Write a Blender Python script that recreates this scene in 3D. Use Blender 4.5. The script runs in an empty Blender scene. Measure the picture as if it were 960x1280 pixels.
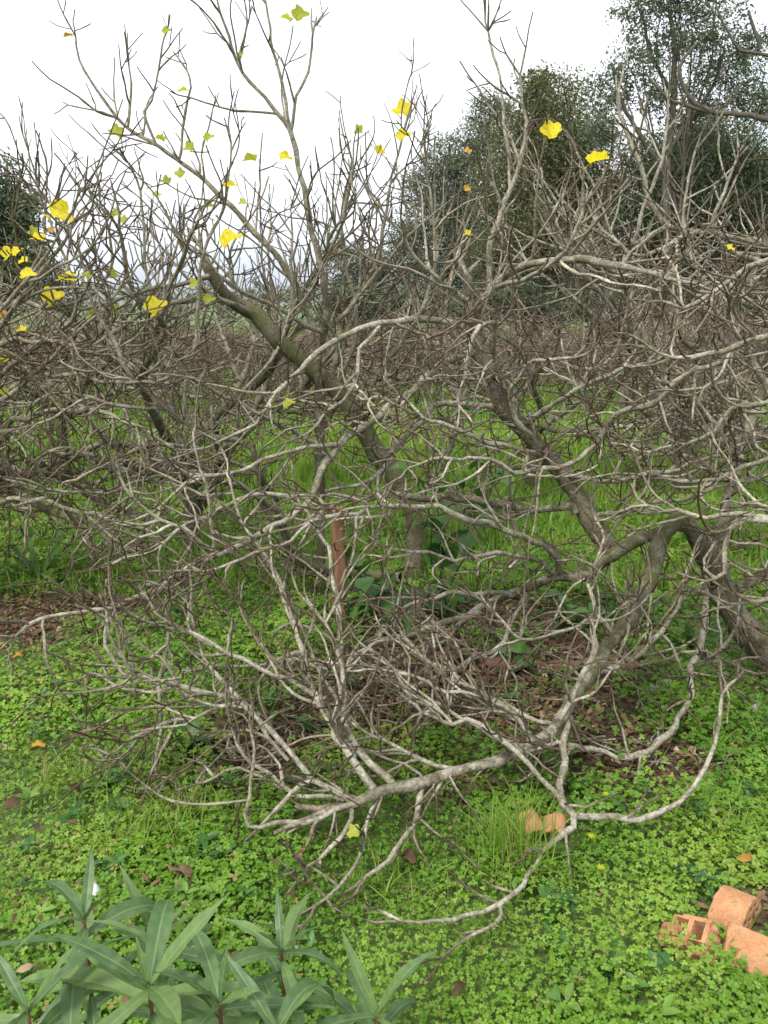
import bpy, math, random
import numpy as np
from mathutils import Vector, Matrix

# ------------------------------------------------------------------ camera, sky, sun, exposure
SC = bpy.context.scene
C = SC.collection
R = math.radians
CAM_H, FPX, HORIZON = 1.6, 1000.0, 380.0          # metres, focal length in photo pixels, horizon row
PITCH = math.atan((640.0 - HORIZON) / FPX)
cam_d = bpy.data.cameras.new('camera')
cam = bpy.data.objects.new('camera', cam_d); C.objects.link(cam)
cam.location = (0, 0, CAM_H)
cam.rotation_euler = (math.pi / 2 - PITCH, 0, 0)
cam_d.sensor_fit = 'VERTICAL'; cam_d.sensor_height = 36.0; cam_d.sensor_width = 27.0
cam_d.lens = FPX / 1280.0 * 36.0
cam_d.clip_start = 0.05; cam_d.clip_end = 30000
SC.camera = cam

SUN_EL, SUN_AZ = 52.0, 215.0                      # degrees; azimuth from +Y towards +X (behind the camera, left)
world = bpy.data.worlds.new('World'); SC.world = world; world.use_nodes = True
wn, wl = world.node_tree.nodes, world.node_tree.links
wn.clear()
w_out = wn.new('ShaderNodeOutputWorld'); w_bg = wn.new('ShaderNodeBackground')
w_sky = wn.new('ShaderNodeTexSky'); w_sky.sky_type = 'NISHITA'; w_sky.sun_disc = False
w_sky.sun_elevation = R(SUN_EL); w_sky.sun_rotation = R(SUN_AZ); w_sky.dust_density = 3.0
w_tc = wn.new('ShaderNodeTexCoord'); w_map = wn.new('ShaderNodeMapping')
w_map.inputs['Scale'].default_value = (1.6, 1.6, 5.0); w_map.inputs['Location'].default_value = (0.35, 0.1, 0.2)
w_noise = wn.new('ShaderNodeTexNoise'); w_noise.inputs['Scale'].default_value = 1.3; w_noise.inputs['Detail'].default_value = 5
w_ramp = wn.new('ShaderNodeValToRGB')
w_ramp.color_ramp.elements[0].position = 0.30; w_ramp.color_ramp.elements[0].color = (0.42, 0.42, 0.42, 1)
w_ramp.color_ramp.elements[1].position = 0.52; w_ramp.color_ramp.elements[1].color = (1, 1, 1, 1)
w_mix = wn.new('ShaderNodeMix'); w_mix.data_type = 'RGBA'
w_mix.inputs[7].default_value = (8.6, 8.8, 9.1, 1)                            # cloud deck
wl.new(w_tc.outputs['Generated'], w_map.inputs[0]); wl.new(w_map.outputs[0], w_noise.inputs['Vector'])
wl.new(w_noise.outputs['Fac'], w_ramp.inputs[0]); wl.new(w_ramp.outputs[0], w_mix.inputs[0])
wl.new(w_sky.outputs[0], w_mix.inputs[6]); wl.new(w_mix.outputs[2], w_bg.inputs[0]); wl.new(w_bg.outputs[0], w_out.inputs[0])
w_bg.inputs[1].default_value = 0.074

sun_d = bpy.data.lights.new('sun', 'SUN'); sun = bpy.data.objects.new('sun', sun_d); C.objects.link(sun)
sun_d.energy = 1.5; sun_d.angle = R(10); sun_d.color = (1.0, 0.96, 0.9)
_sd = Vector((math.cos(R(SUN_EL)) * math.sin(R(SUN_AZ)), math.cos(R(SUN_EL)) * math.cos(R(SUN_AZ)), math.sin(R(SUN_EL))))
sun.rotation_euler = (-_sd).to_track_quat('-Z', 'Y').to_euler(); sun.location = _sd * 40

vs = SC.view_settings
vs.view_transform = 'Standard'; vs.look = 'None'; vs.exposure = 1.36; vs.gamma = 1.0; vs.use_curve_mapping = False
SC.render.engine = 'CYCLES'
SC.cycles.use_denoising = True
SC.cycles.max_bounces = 8; SC.cycles.transparent_max_bounces = 8

# ------------------------------------------------------------------ pixel helpers (photo is 960 x 1280)
CP, SP = math.cos(PITCH), math.sin(PITCH)
def ray(px, py):
    x, v = (px - 480.0) / FPX, (640.0 - py) / FPX
    return Vector((x, CP + v * SP, -SP + v * CP))
def at(px, py, Y):
    d = ray(px, py); t = Y / d.y
    return Vector((d.x * t, Y, CAM_H + d.z * t))
def gnd(px, py, z=0.0):
    d = ray(px, py); t = (CAM_H - z) / -d.z
    return Vector((d.x * t, d.y * t, z))
def project(P):
    """N x 3 world points to photo pixels"""
    P = np.asarray(P, float); X = P[:, 0]; Yv = P[:, 1]; Z = P[:, 2] - CAM_H
    depth = Yv * CP - Z * SP; up = Yv * SP + Z * CP
    return np.stack([480 + FPX * X / depth, 640 - FPX * up / depth], 1)

# ------------------------------------------------------------------ noise, mesh helpers
_rng0 = np.random.default_rng(11)
_G = _rng0.random((64, 64))
def vnoise(x, y, s=1.0):
    x = np.asarray(x, float) * s + 100.0; y = np.asarray(y, float) * s + 100.0
    xi = np.floor(x).astype(int); yi = np.floor(y).astype(int); fx = x - xi; fy = y - yi
    fx = fx * fx * (3 - 2 * fx); fy = fy * fy * (3 - 2 * fy)
    g = lambda a, b: _G[a % 64, b % 64]
    return (g(xi, yi) * (1 - fx) + g(xi + 1, yi) * fx) * (1 - fy) + (g(xi, yi + 1) * (1 - fx) + g(xi + 1, yi + 1) * fx) * fy
def gh(x, y):
    """ground height"""
    r = np.hypot(x, y)
    return (vnoise(x, y, 1.3) - 0.5) * 0.045 + (vnoise(x, y, 0.35) - 0.5) * 0.05 * np.clip(r / 6, 0, 1)

def mesh_np(name, V, F, mat, attrs=None, smooth=True):
    """V (n,3); F list of (m,k) int arrays; attrs {name: (n,) floats or (n,3) colours}"""
    me = bpy.data.meshes.new(name)
    F = [np.asarray(f, np.int32) for f in F if len(f)]
    nl = sum(f.size for f in F); nf = sum(len(f) for f in F)
    me.vertices.add(len(V)); me.loops.add(nl); me.polygons.add(nf)
    me.vertices.foreach_set('co', np.asarray(V, np.float32).ravel())
    me.loops.foreach_set('vertex_index', np.concatenate([f.ravel() for f in F]))
    sizes = np.concatenate([np.full(len(f), f.shape[1], np.int32) for f in F])
    starts = np.concatenate([[0], np.cumsum(sizes)[:-1]]).astype(np.int32)
    me.polygons.foreach_set('loop_start', starts)
    me.polygons.foreach_set('use_smooth', np.full(nf, smooth))
    for k, a in (attrs or {}).items():
        a = np.asarray(a, np.float32)
        if a.ndim == 1:
            me.attributes.new(k, 'FLOAT', 'POINT').data.foreach_set('value', a)
        else:
            me.attributes.new(k, 'FLOAT_COLOR', 'POINT').data.foreach_set('color', np.concatenate([a, np.ones((len(a), 1), np.float32)], 1).ravel())
    if mat: me.materials.append(mat)
    me.update(calc_edges=True)
    return me
def obj(name, me, parent=None, label=None, cat=None, group=None, kind=None, loc=None):
    o = bpy.data.objects.new(name, me); C.objects.link(o)
    if parent is not None: o.parent = parent
    if loc is not None: o.location = loc
    if label: o['label'] = label
    if cat: o['category'] = cat
    if group: o['group'] = group
    if kind: o['kind'] = kind
    return o
def empty(name, loc, label, cat, group=None):
    return obj(name, None, None, label, cat, group, None, loc)

class Tubes:
    """collects tapering tubes into one mesh; attribute rad = radius of the wood"""
    def __init__(s): s.V, s.F, s.A, s.B, s.n = [], [], [], [], 0
    def add(s, P, rad, k=6, cap=True, lump=0.0, rng=None, tint=.5):
        P = np.asarray(P, float); n = len(P)
        if n < 2: return
        rad = np.asarray(rad, float)
        T = np.empty_like(P); T[1:-1] = P[2:] - P[:-2]; T[0] = P[1] - P[0]; T[-1] = P[-1] - P[-2]
        T /= np.linalg.norm(T, axis=1)[:, None] + 1e-12
        best, ref = -1, None
        for c in ((1, 0, 0), (0, 1, 0), (0, 0, 1), (.6, .6, .53), (-.6, .6, .53), (.6, -.6, .53)):
            m = 1 - np.abs(T @ np.array(c)).max()
            if m > best: best, ref = m, np.array(c, float)
        N = ref - (T @ ref)[:, None] * T; N /= np.linalg.norm(N, axis=1)[:, None] + 1e-9
        B = np.cross(T, N)
        a = np.arange(k) * 2 * math.pi / k
        rr = rad[:, None] * np.ones(k)
        if lump and rng is not None: rr = rr * (1 + lump * (rng.random((n, k)) - 0.5) * 2)
        ring = P[:, None, :] + rr[:, :, None] * (np.cos(a)[None, :, None] * N[:, None, :] + np.sin(a)[None, :, None] * B[:, None, :])
        i = np.arange(n - 1)[:, None] * k; j = np.arange(k)[None, :]; j2 = (j + 1) % k
        q = np.stack([i + j, i + j2, i + k + j2, i + k + j], -1).reshape(-1, 4) + s.n
        s.V.append(ring.reshape(-1, 3)); s.F.append(q); s.A.append(np.repeat(rad, k)); s.B.append(np.full(n * k + (1 if cap else 0), tint)); s.n += n * k
        if cap:
            s.V.append((P[-1] + T[-1] * rad[-1] * 1.2)[None]); s.A.append(rad[-1:]);
            e = s.n - k + np.arange(k); e2 = s.n - k + (np.arange(k) + 1) % k
            s.F.append(np.stack([e, e2, np.full(k, s.n)], -1)); s.n += 1
    def mesh(s, name, mat, smooth=True):
        if not s.V: return None
        q = [f for f in s.F if f.shape[1] == 4]; t = [f for f in s.F if f.shape[1] == 3]
        F = ([np.concatenate(q)] if q else []) + ([np.concatenate(t)] if t else [])
        return mesh_np(name, np.concatenate(s.V), F, mat, {'rad': np.concatenate(s.A), 'tint': np.concatenate(s.B)}, smooth)

def smooth_path(ctrl, step):
    """Catmull-Rom through rows of (x, y, z, radius), resampled about every step metres"""
    Q = np.asarray(ctrl, float); n = len(Q); out = []
    for i in range(n - 1):
        p0, p1, p2, p3 = Q[max(i - 1, 0)], Q[i], Q[i + 1], Q[min(i + 2, n - 1)]
        m = max(1, int(round(np.linalg.norm((p2 - p1)[:3]) / step)))
        for t in np.arange(m) / m:
            out.append(0.5 * ((2 * p1) + (-p0 + p2) * t + (2 * p0 - 5 * p1 + 4 * p2 - p3) * t * t + (-p0 + 3 * p1 - 3 * p2 + p3) * t ** 3))
    out.append(Q[-1]); return np.array(out)

# ------------------------------------------------------------------ materials
def new_mat(name):
    m = bpy.data.materials.new(name); m.use_nodes = True
    nt = m.node_tree; nt.nodes.clear()
    out = nt.nodes.new('ShaderNodeOutputMaterial'); b = nt.nodes.new('ShaderNodeBsdfPrincipled')
    nt.links.new(b.outputs[0], out.inputs[0])
    return m, nt, b, out
def N(nt, t, **kw):
    n = nt.nodes.new(t)
    for k, v in kw.items():
        if k in n.inputs: n.inputs[k].default_value = v
        else: setattr(n, k, v)
    return n
def ramp(nt, src, stops):
    r = nt.nodes.new('ShaderNodeValToRGB'); e = r.color_ramp.elements
    while len(e) < len(stops): e.new(0.5)
    for x, (p, c) in zip(e, stops): x.position = p; x.color = (c[0], c[1], c[2], 1)
    nt.links.new(src, r.inputs[0]); return r.outputs[0]
def mixc(nt, f, a, b, mode='MIX'):
    m = nt.nodes.new('ShaderNodeMix'); m.data_type = 'RGBA'; m.blend_type = mode
    for s, v in ((0, f), (6, a), (7, b)):
        if hasattr(v, 'is_output'): nt.links.new(v, m.inputs[s])
        else: m.inputs[s].default_value = v if s == 0 else (v[0], v[1], v[2], 1)
    return m.outputs[2]
def bump(nt, b, h, strength, dist):
    u = N(nt, 'ShaderNodeBump', Strength=strength, Distance=dist); nt.links.new(h, u.inputs['Height']); nt.links.new(u.outputs[0], b.inputs['Normal'])

def bark_mat(name, tip, mid, old, moss=0.5, pale=(0.50, 0.48, 0.43)):
    m, nt, b, out = new_mat(name)
    at_ = N(nt, 'ShaderNodeAttribute', attribute_name='rad')
    mr = N(nt, 'ShaderNodeMapRange'); mr.inputs[1].default_value = 0.0022; mr.inputs[2].default_value = 0.020
    nt.links.new(at_.outputs['Fac'], mr.inputs[0])
    base = ramp(nt, mr.outputs[0], [(0.0, tip), (0.03, tip), (0.14, mid), (0.6, mid), (1.0, old)])
    tc = N(nt, 'ShaderNodeTexCoord')
    n1 = N(nt, 'ShaderNodeTexNoise', Scale=14.0, Detail=5.0, Roughness=0.65); nt.links.new(tc.outputs['Object'], n1.inputs['Vector'])
    n2 = N(nt, 'ShaderNodeTexNoise', Scale=90.0, Detail=3.0, Roughness=0.6); nt.links.new(tc.outputs['Object'], n2.inputs['Vector'])
    n3 = N(nt, 'ShaderNodeTexNoise', Scale=5.0, Detail=3.0); nt.links.new(tc.outputs['Object'], n3.inputs['Vector'])
    lich = ramp(nt, n1.outputs['Fac'], [(0.45, (0, 0, 0)), (0.58, (1, 1, 1))])
    lf = N(nt, 'ShaderNodeMath', operation='MULTIPLY'); nt.links.new(lich, lf.inputs[0]); lf.inputs[1].default_value = 0.62
    lg = N(nt, 'ShaderNodeMath', operation='MULTIPLY'); nt.links.new(lf.outputs[0], lg.inputs[0])
    mr2 = N(nt, 'ShaderNodeMapRange'); mr2.inputs[1].default_value = 0.0026; mr2.inputs[2].default_value = 0.006
    nt.links.new(at_.outputs['Fac'], mr2.inputs[0]); nt.links.new(mr2.outputs[0], lg.inputs[1])
    mr4 = N(nt, 'ShaderNodeMapRange'); mr4.inputs[1].default_value = 0.016; mr4.inputs[2].default_value = 0.036; mr4.inputs[3].default_value = 1.0; mr4.inputs[4].default_value = 0.35
    nt.links.new(at_.outputs['Fac'], mr4.inputs[0])
    lh = N(nt, 'ShaderNodeMath', operation='MULTIPLY'); nt.links.new(lg.outputs[0], lh.inputs[0]); nt.links.new(mr4.outputs[0], lh.inputs[1])
    col = mixc(nt, lh.outputs[0], base, pale)
    dk = ramp(nt, n2.outputs['Fac'], [(0.32, (0.36, 0.33, 0.29)), (0.62, (1.15, 1.15, 1.15))])
    col = mixc(nt, 0.85, col, dk, 'MULTIPLY')
    ti = N(nt, 'ShaderNodeAttribute', attribute_name='tint')
    col = mixc(nt, 1.0, col, ramp(nt, ti.outputs['Fac'], [(0.0, (0.60, 0.50, 0.40)), (0.5, (1.0, 0.98, 0.93)), (1.0, (1.5, 1.48, 1.42))]), 'MULTIPLY')
    # moss only on thick wood
    mr3 = N(nt, 'ShaderNodeMapRange'); mr3.inputs[1].default_value = 0.014; mr3.inputs[2].default_value = 0.03; mr3.inputs[4].default_value = moss
    nt.links.new(at_.outputs['Fac'], mr3.inputs[0])
    mm = ramp(nt, n3.outputs['Fac'], [(0.42, (0, 0, 0)), (0.62, (1, 1, 1))])
    mx = N(nt, 'ShaderNodeMath', operation='MULTIPLY'); nt.links.new(mm, mx.inputs[0]); nt.links.new(mr3.outputs[0], mx.inputs[1])
    col = mixc(nt, mx.outputs[0], col, (0.085, 0.095, 0.03))
    nt.links.new(col, b.inputs['Base Color']); b.inputs['Roughness'].default_value = 0.82
    b.inputs['Specular IOR Level'].default_value = 0.3
    bump(nt, b, n2.outputs['Fac'], 0.7, 0.006)
    return m
M_FIG = bark_mat('fig_bark', (0.085, 0.062, 0.042), (0.235, 0.218, 0.165), (0.095, 0.083, 0.05), 0.6, (0.46, 0.445, 0.385))
M_FIGB = bark_mat('fig_bark_weathered', (0.085, 0.062, 0.042), (0.185, 0.17, 0.122), (0.095, 0.085, 0.05), 0.85, (0.36, 0.35, 0.285))
M_VINE = bark_mat('vine_bark', (0.17, 0.10, 0.085), (0.17, 0.115, 0.095), (0.12, 0.085, 0.065), 0.0, (0.26, 0.2, 0.18))
M_TRUNK = bark_mat('tree_bark', (0.09, 0.075, 0.065), (0.11, 0.095, 0.08), (0.10, 0.085, 0.07), 0.2, (0.18, 0.165, 0.15))

def leaf_mat(name, stops, trans=0.35, rough=0.5, nscale=8.0, attr=True, spec=0.35, vein=None, spots=None):
    """stops: colour ramp driven by the per-leaf attribute tone (or by noise)"""
    m, nt, b, out = new_mat(name)
    tc = N(nt, 'ShaderNodeTexCoord')
    n1 = N(nt, 'ShaderNodeTexNoise', Scale=nscale, Detail=3.0); nt.links.new(tc.outputs['Object'], n1.inputs['Vector'])
    if attr:
        a = N(nt, 'ShaderNodeAttribute', attribute_name='tone'); src = a.outputs['Fac']
    else: src = n1.outputs['Fac']
    col = ramp(nt, src, stops)
    v = ramp(nt, n1.outputs['Fac'], [(0.3, (0.78, 0.8, 0.75)), (0.7, (1.15, 1.12, 1.1))])
    col = mixc(nt, 0.8, col, v, 'MULTIPLY')
    if spots:
        n5 = N(nt, 'ShaderNodeTexNoise', Scale=4.5, Detail=4.0, Roughness=0.7); nt.links.new(tc.outputs['Object'], n5.inputs['Vector'])
        col = mixc(nt, ramp(nt, n5.outputs['Fac'], [(0.58, (0, 0, 0)), (0.68, (.8, .8, .8))]), col, spots)
    if vein:
        va = N(nt, 'ShaderNodeAttribute', attribute_name='vein'); col = mixc(nt, va.outputs['Fac'], col, vein)
    nt.links.new(col, b.inputs['Base Color']); b.inputs['Roughness'].default_value = rough; b.inputs['Specular IOR Level'].default_value = spec
    t = N(nt, 'ShaderNodeBsdfTranslucent'); mc = mixc(nt, 1.0, col, (1.25, 1.2, 0.7), 'MULTIPLY'); nt.links.new(mc, t.inputs[0])
    ms = N(nt, 'ShaderNodeMixShader'); ms.inputs[0].default_value = trans
    nt.links.new(b.outputs[0], ms.inputs[1]); nt.links.new(t.outputs[0], ms.inputs[2]); nt.links.new(ms.outputs[0], out.inputs[0])
    return m
M_CLOVER = leaf_mat('clover_leaves', [(0.0, (0.050, 0.125, 0.012)), (0.35, (0.100, 0.228, 0.018)), (0.7, (0.175, 0.318, 0.032)), (0.93, (0.27, 0.38, 0.06)), (1.0, (0.28, 0.24, 0.08))], 0.35, 0.5, 3.0)
M_GRASS = leaf_mat('grass_blades', [(0.0, (0.09, 0.18, 0.02)), (0.5, (0.17, 0.31, 0.04)), (0.85, (0.25, 0.38, 0.06)), (1.0, (0.34, 0.30, 0.14))], 0.35, 0.5, 2.0)
M_WEED = leaf_mat('broad_weed_leaves', [(0.0, (0.03, 0.09, 0.022)), (0.5, (0.06, 0.155, 0.036)), (1.0, (0.17, 0.30, 0.05))], 0.25, 0.4, 12.0)
M_LANCE = leaf_mat('lance_leaves', [(0.0, (0.065, 0.130, 0.045)), (0.5, (0.10, 0.180, 0.065)), (1.0, (0.16, 0.25, 0.07))], 0.25, 0.45, 14.0, True, 0.4, (0.19, 0.29, 0.11), (0.12, 0.17, 0.06))
M_YELLOW = leaf_mat('yellow_fig_leaf', [(0.0, (0.62, 0.52, 0.02)), (0.6, (0.80, 0.70, 0.03)), (1.0, (0.78, 0.66, 0.05))], 0.5, 0.55, 6.0, spots=(0.36, 0.20, 0.05))
M_LIME = leaf_mat('lime_fig_leaf', [(0.0, (0.34, 0.40, 0.05)), (1.0, (0.50, 0.52, 0.08))], 0.5, 0.55, 6.0, spots=(0.55, 0.45, 0.08))
M_AMBER = leaf_mat('amber_fig_leaf', [(0.0, (0.40, 0.22, 0.05)), (1.0, (0.62, 0.38, 0.05))], 0.35, 0.6, 30.0)
M_DEAD = leaf_mat('dead_leaves', [(0.0, (0.06, 0.034, 0.018)), (0.5, (0.135, 0.078, 0.042)), (0.85, (0.23, 0.15, 0.085)), (1.0, (0.40, 0.31, 0.21))], 0.08, 0.8, 25.0)
M_OLIVE = leaf_mat('olive_tree_foliage', [(0.0, (0.06, 0.08, 0.032)), (0.5, (0.12, 0.14, 0.055)), (1.0, (0.20, 0.20, 0.08))], 0.25, 0.6, 0.5)  # distant foliage: some paleness of haze is put into these three colour ramps
M_DARKF = leaf_mat('dark_tree_foliage', [(0.0, (0.045, 0.07, 0.036)), (0.5, (0.085, 0.12, 0.055)), (1.0, (0.14, 0.175, 0.08))], 0.2, 0.6, 0.5)
M_GREYF = leaf_mat('greygreen_tree_foliage', [(0.0, (0.065, 0.09, 0.058)), (0.5, (0.115, 0.145, 0.092)), (1.0, (0.185, 0.205, 0.125))], 0.25, 0.6, 0.5)

def stone_mat(name, a, b_, scale, rough=0.85, d=0.004, stain=None):
    m, nt, b, out = new_mat(name); tc = N(nt, 'ShaderNodeTexCoord')
    n1 = N(nt, 'ShaderNodeTexNoise', Scale=scale, Detail=6.0, Roughness=0.65); nt.links.new(tc.outputs['Object'], n1.inputs['Vector'])
    n2 = N(nt, 'ShaderNodeTexNoise', Scale=scale * 9, Detail=3.0); nt.links.new(tc.outputs['Object'], n2.inputs['Vector'])
    col = ramp(nt, n1.outputs['Fac'], [(0.3, a), (0.7, b_)])
    col = mixc(nt, 0.6, col, ramp(nt, n2.outputs['Fac'], [(0.3, (0.7, 0.68, 0.66)), (0.7, (1.1, 1.1, 1.1))]), 'MULTIPLY')
    nt.links.new(col, b.inputs['Base Color']); b.inputs['Roughness'].default_value = rough
    if stain:
        n4 = N(nt, 'ShaderNodeTexNoise', Scale=26.0, Detail=5.0, Roughness=0.7); nt.links.new(tc.outputs['Object'], n4.inputs['Vector'])
        col = mixc(nt, ramp(nt, n4.outputs['Fac'], [(0.52, (0, 0, 0)), (0.72, (.75, .75, .75))]), col, stain); nt.links.new(col, b.inputs['Base Color'])
    bump(nt, b, n2.outputs['Fac'], 0.5, d); return m
M_CLAY = stone_mat('terracotta', (0.40, 0.175, 0.075), (0.56, 0.315, 0.16), 22.0, .9, .006, (0.17, 0.11, 0.06))
M_STONE = stone_mat('pale_stone', (0.33, 0.31, 0.27), (0.52, 0.49, 0.45), 18.0)
M_STAKE = stone_mat('stake_wood', (0.20, 0.095, 0.05), (0.33, 0.17, 0.095), 9.0)
M_POST = stone_mat('post_wood', (0.10, 0.08, 0.065), (0.19, 0.155, 0.13), 9.0)
M_PAPER = stone_mat('white_scrap', (0.7, 0.7, 0.68), (0.82, 0.82, 0.8), 20.0, 0.6, 0.001)
M_LOG = stone_mat('rotten_wood', (0.085, 0.045, 0.03), (0.17, 0.095, 0.06), 12.0)

def ground_mat():
    m, nt, b, out = new_mat('soil_and_turf'); tc = N(nt, 'ShaderNodeTexCoord')
    n1 = N(nt, 'ShaderNodeTexNoise', Scale=0.9, Detail=6.0, Roughness=0.6); nt.links.new(tc.outputs['Object'], n1.inputs['Vector'])
    n2 = N(nt, 'ShaderNodeTexNoise', Scale=40.0, Detail=4.0, Roughness=0.7); nt.links.new(tc.outputs['Object'], n2.inputs['Vector'])
    mu = N(nt, 'ShaderNodeAttribute', attribute_name='bare')
    green = ramp(nt, n1.outputs['Fac'], [(0.3, (0.05, 0.105, 0.016)), (0.7, (0.10, 0.19, 0.03))])
    soil = ramp(nt, n2.outputs['Fac'], [(0.3, (0.045, 0.026, 0.017)), (0.55, (0.11, 0.065, 0.04)), (0.8, (0.21, 0.13, 0.085))])
    col = mixc(nt, mu.outputs['Fac'], green, soil)
    nt.links.new(col, b.inputs['Base Color']); b.inputs['Roughness'].default_value = 0.95
    bump(nt, b, n2.outputs['Fac'], 0.9, 0.02); return m
M_GROUND = ground_mat()
M_HILL = stone_mat('far_hill_forest', (0.05, 0.085, 0.035), (0.085, 0.12, 0.05), 0.01, 0.95, 0.5)

# ------------------------------------------------------------------ the ground
BARE = []                                            # (x, y, rx, ry): patches of bare mulch and leaf litter
for (px, py, rx, ry) in ((345, 915, .30, .24), (660, 905, .62, .36), (560, 850, .62, .50), (790, 955, .34, .22), (470, 880, .36, .32), (700, 830, .45, .36),
                         (60, 765, .55, .30), (560, 985, .22, .10), (10, 800, .35, .22), (955, 1140, .12, .10), (300, 960, .24, .16), (610, 775, .7, .4)):
    g = gnd(px, py); BARE.append((g.x, g.y, rx, ry))
def bare(x, y):
    x = np.asarray(x, float); y = np.asarray(y, float); m = np.zeros_like(x)
    w = (vnoise(x, y, 6) - .5) * 0.9 + (vnoise(x, y, 17) - .5) * 0.7
    for (cx, cy, rx, ry) in BARE:
        q = ((x - cx) / rx) ** 2 + ((y - cy) / ry) ** 2
        m = np.maximum(m, np.clip(1.25 - q + w, 0, 1))
    return m
def build_ground():
    ax = np.concatenate([[-12000, -3000, -800, -250, -90, -45, -25], np.arange(-14, -5, 1.0), np.arange(-5, 5.01, 0.09), np.arange(6, 15, 1.0), [25, 45, 90, 250, 800, 3000, 12000]])
    ay = np.concatenate([[-60, -20, -8, -3, -1], np.arange(0, 7, 0.09), np.arange(7, 16, 0.6), np.arange(17, 40, 3), [50, 80, 150, 300, 800, 3000, 14000]])
    X, Y = np.meshgrid(ax, ay); nx, ny = len(ax), len(ay)
    Z = gh(X, Y)
    V = np.stack([X, Y, Z], -1).reshape(-1, 3)
    i = np.arange(ny - 1)[:, None] * nx + np.arange(nx - 1)[None, :]
    F = np.stack([i, i + 1, i + nx + 1, i + nx], -1).reshape(-1, 4)
    b = bare(X, Y); b = np.where(Y < 4.6, np.maximum(b, 0.28), b)
    obj('ground', mesh_np('ground', V, [F], M_GROUND, {'bare': b.ravel()}), kind='structure')
build_ground()

def build_hills():
    rng = np.random.default_rng(5)
    for dist, h, nm, sd in ((2600, 95, 'hills', 1), ):
        xs = np.linspace(-3600, 3600, 181); ys = np.linspace(0, 1400, 26)
        X, Y = np.meshgrid(xs, ys)
        prof = (0.55 + 0.55 * vnoise(xs, xs * 0 + sd, 1 / 700.) + 0.22 * vnoise(xs, xs * 0 + 9, 1 / 190.))[None, :]
        s = np.sin(np.clip(Y / 1400, 0, 1) * math.pi * 0.5)
        Z = h * prof * s + vnoise(X, Y, 1 / 90.) * 9 * s - 3
        V = np.stack([X, Y + dist, Z], -1).reshape(-1, 3); nx = len(xs)
        i = np.arange(len(ys) - 1)[:, None] * nx + np.arange(nx - 1)[None, :]
        obj(nm, mesh_np(nm, V, [np.stack([i, i + 1, i + nx + 1, i + nx], -1).reshape(-1, 4)], M_HILL), kind='structure')
build_hills()

# ------------------------------------------------------------------ fig wood: limbs, twigs
TW_DENS, TW_LEN = 1.9, 1.25
class Tree:
    def __init__(s, root, mat, seed):
        s.root, s.mat, s.rnd, s.rng = root, mat, random.Random(seed), np.random.default_rng(seed)
        s.tips = []                                   # twig points (world) that can carry a leaf
        s.o = Vector(root.location)
def _perp(rnd, t):
    while True:
        v = Vector((rnd.gauss(0, 1), rnd.gauss(0, 1), rnd.gauss(0, 1))); v -= v.dot(t) * t
        if v.length > 0.2: return v.normalized()
def twig(tr, tb, p, d, L, r, lev, up, kink=0.20, subs=7.0, k=5, step=0.034, tint=None):
    rnd = tr.rnd; tint = min(1, max(0, rnd.gauss(.5, .26) if tint is None else tint + rnd.gauss(-.06, .12)))
    cv = Vector((0, 0, 0)); wv = .062 if up < .045 else .032
    n = max(3, int(L / step)); P = [p.copy()]; rad = [r]; r1 = max(0.0021, r * 0.45)
    if up > .045: kink *= .7
    d = d.normalized(); nextk = rnd.randint(2, 4); sub = []
    for i in range(n):
        t = i / n
        d = d + Vector((rnd.gauss(0, kink), rnd.gauss(0, kink), rnd.gauss(0, kink * .8))) * 0.42
        cv = cv * .78 + Vector((rnd.gauss(0, wv), rnd.gauss(0, wv), rnd.gauss(0, wv))); d = d + cv
        nextk -= 1
        if nextk <= 0:
            d = d + _perp(rnd, d.normalized()) * rnd.uniform(.18, .56) * (1.0 if up < .045 else .55); nextk = rnd.randint(2, 5)
            if lev > 0 and t > 0.1 and rnd.random() < subs * step * 3.2: sub.append((p.copy(), d.copy(), t))
        d.z += up * (0.25 + 1.3 * t)
        if p.z < 0.09: d.z += 0.25
        d.normalize(); p = p + d * step
        P.append(p.copy()); rad.append(r + (r1 - r) * (t ** 0.8) if True else r)
        if nextk == 2 and rnd.random() < .5: rad[-1] *= 1.38       # leaf-scar knuckle
    tb.add([q - tr.o for q in P], rad, 4 if P[0].y > 4.3 or lev <= 0 else k, tint=tint)
    tr.tips += P[2::4] + [P[-1]]
    for (q, dd, t) in sub:
        a = rnd.uniform(.55, 1.15); dd = dd.normalized()
        nd = dd * math.cos(a) + _perp(rnd, dd) * math.sin(a)
        twig(tr, tb, q, nd, L * (1 - .5 * t) * rnd.uniform(.25, .62), max(.0027, r * (1 - .5 * t) * .74), lev - 1, up, kink, subs, k, step, tint)
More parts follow.
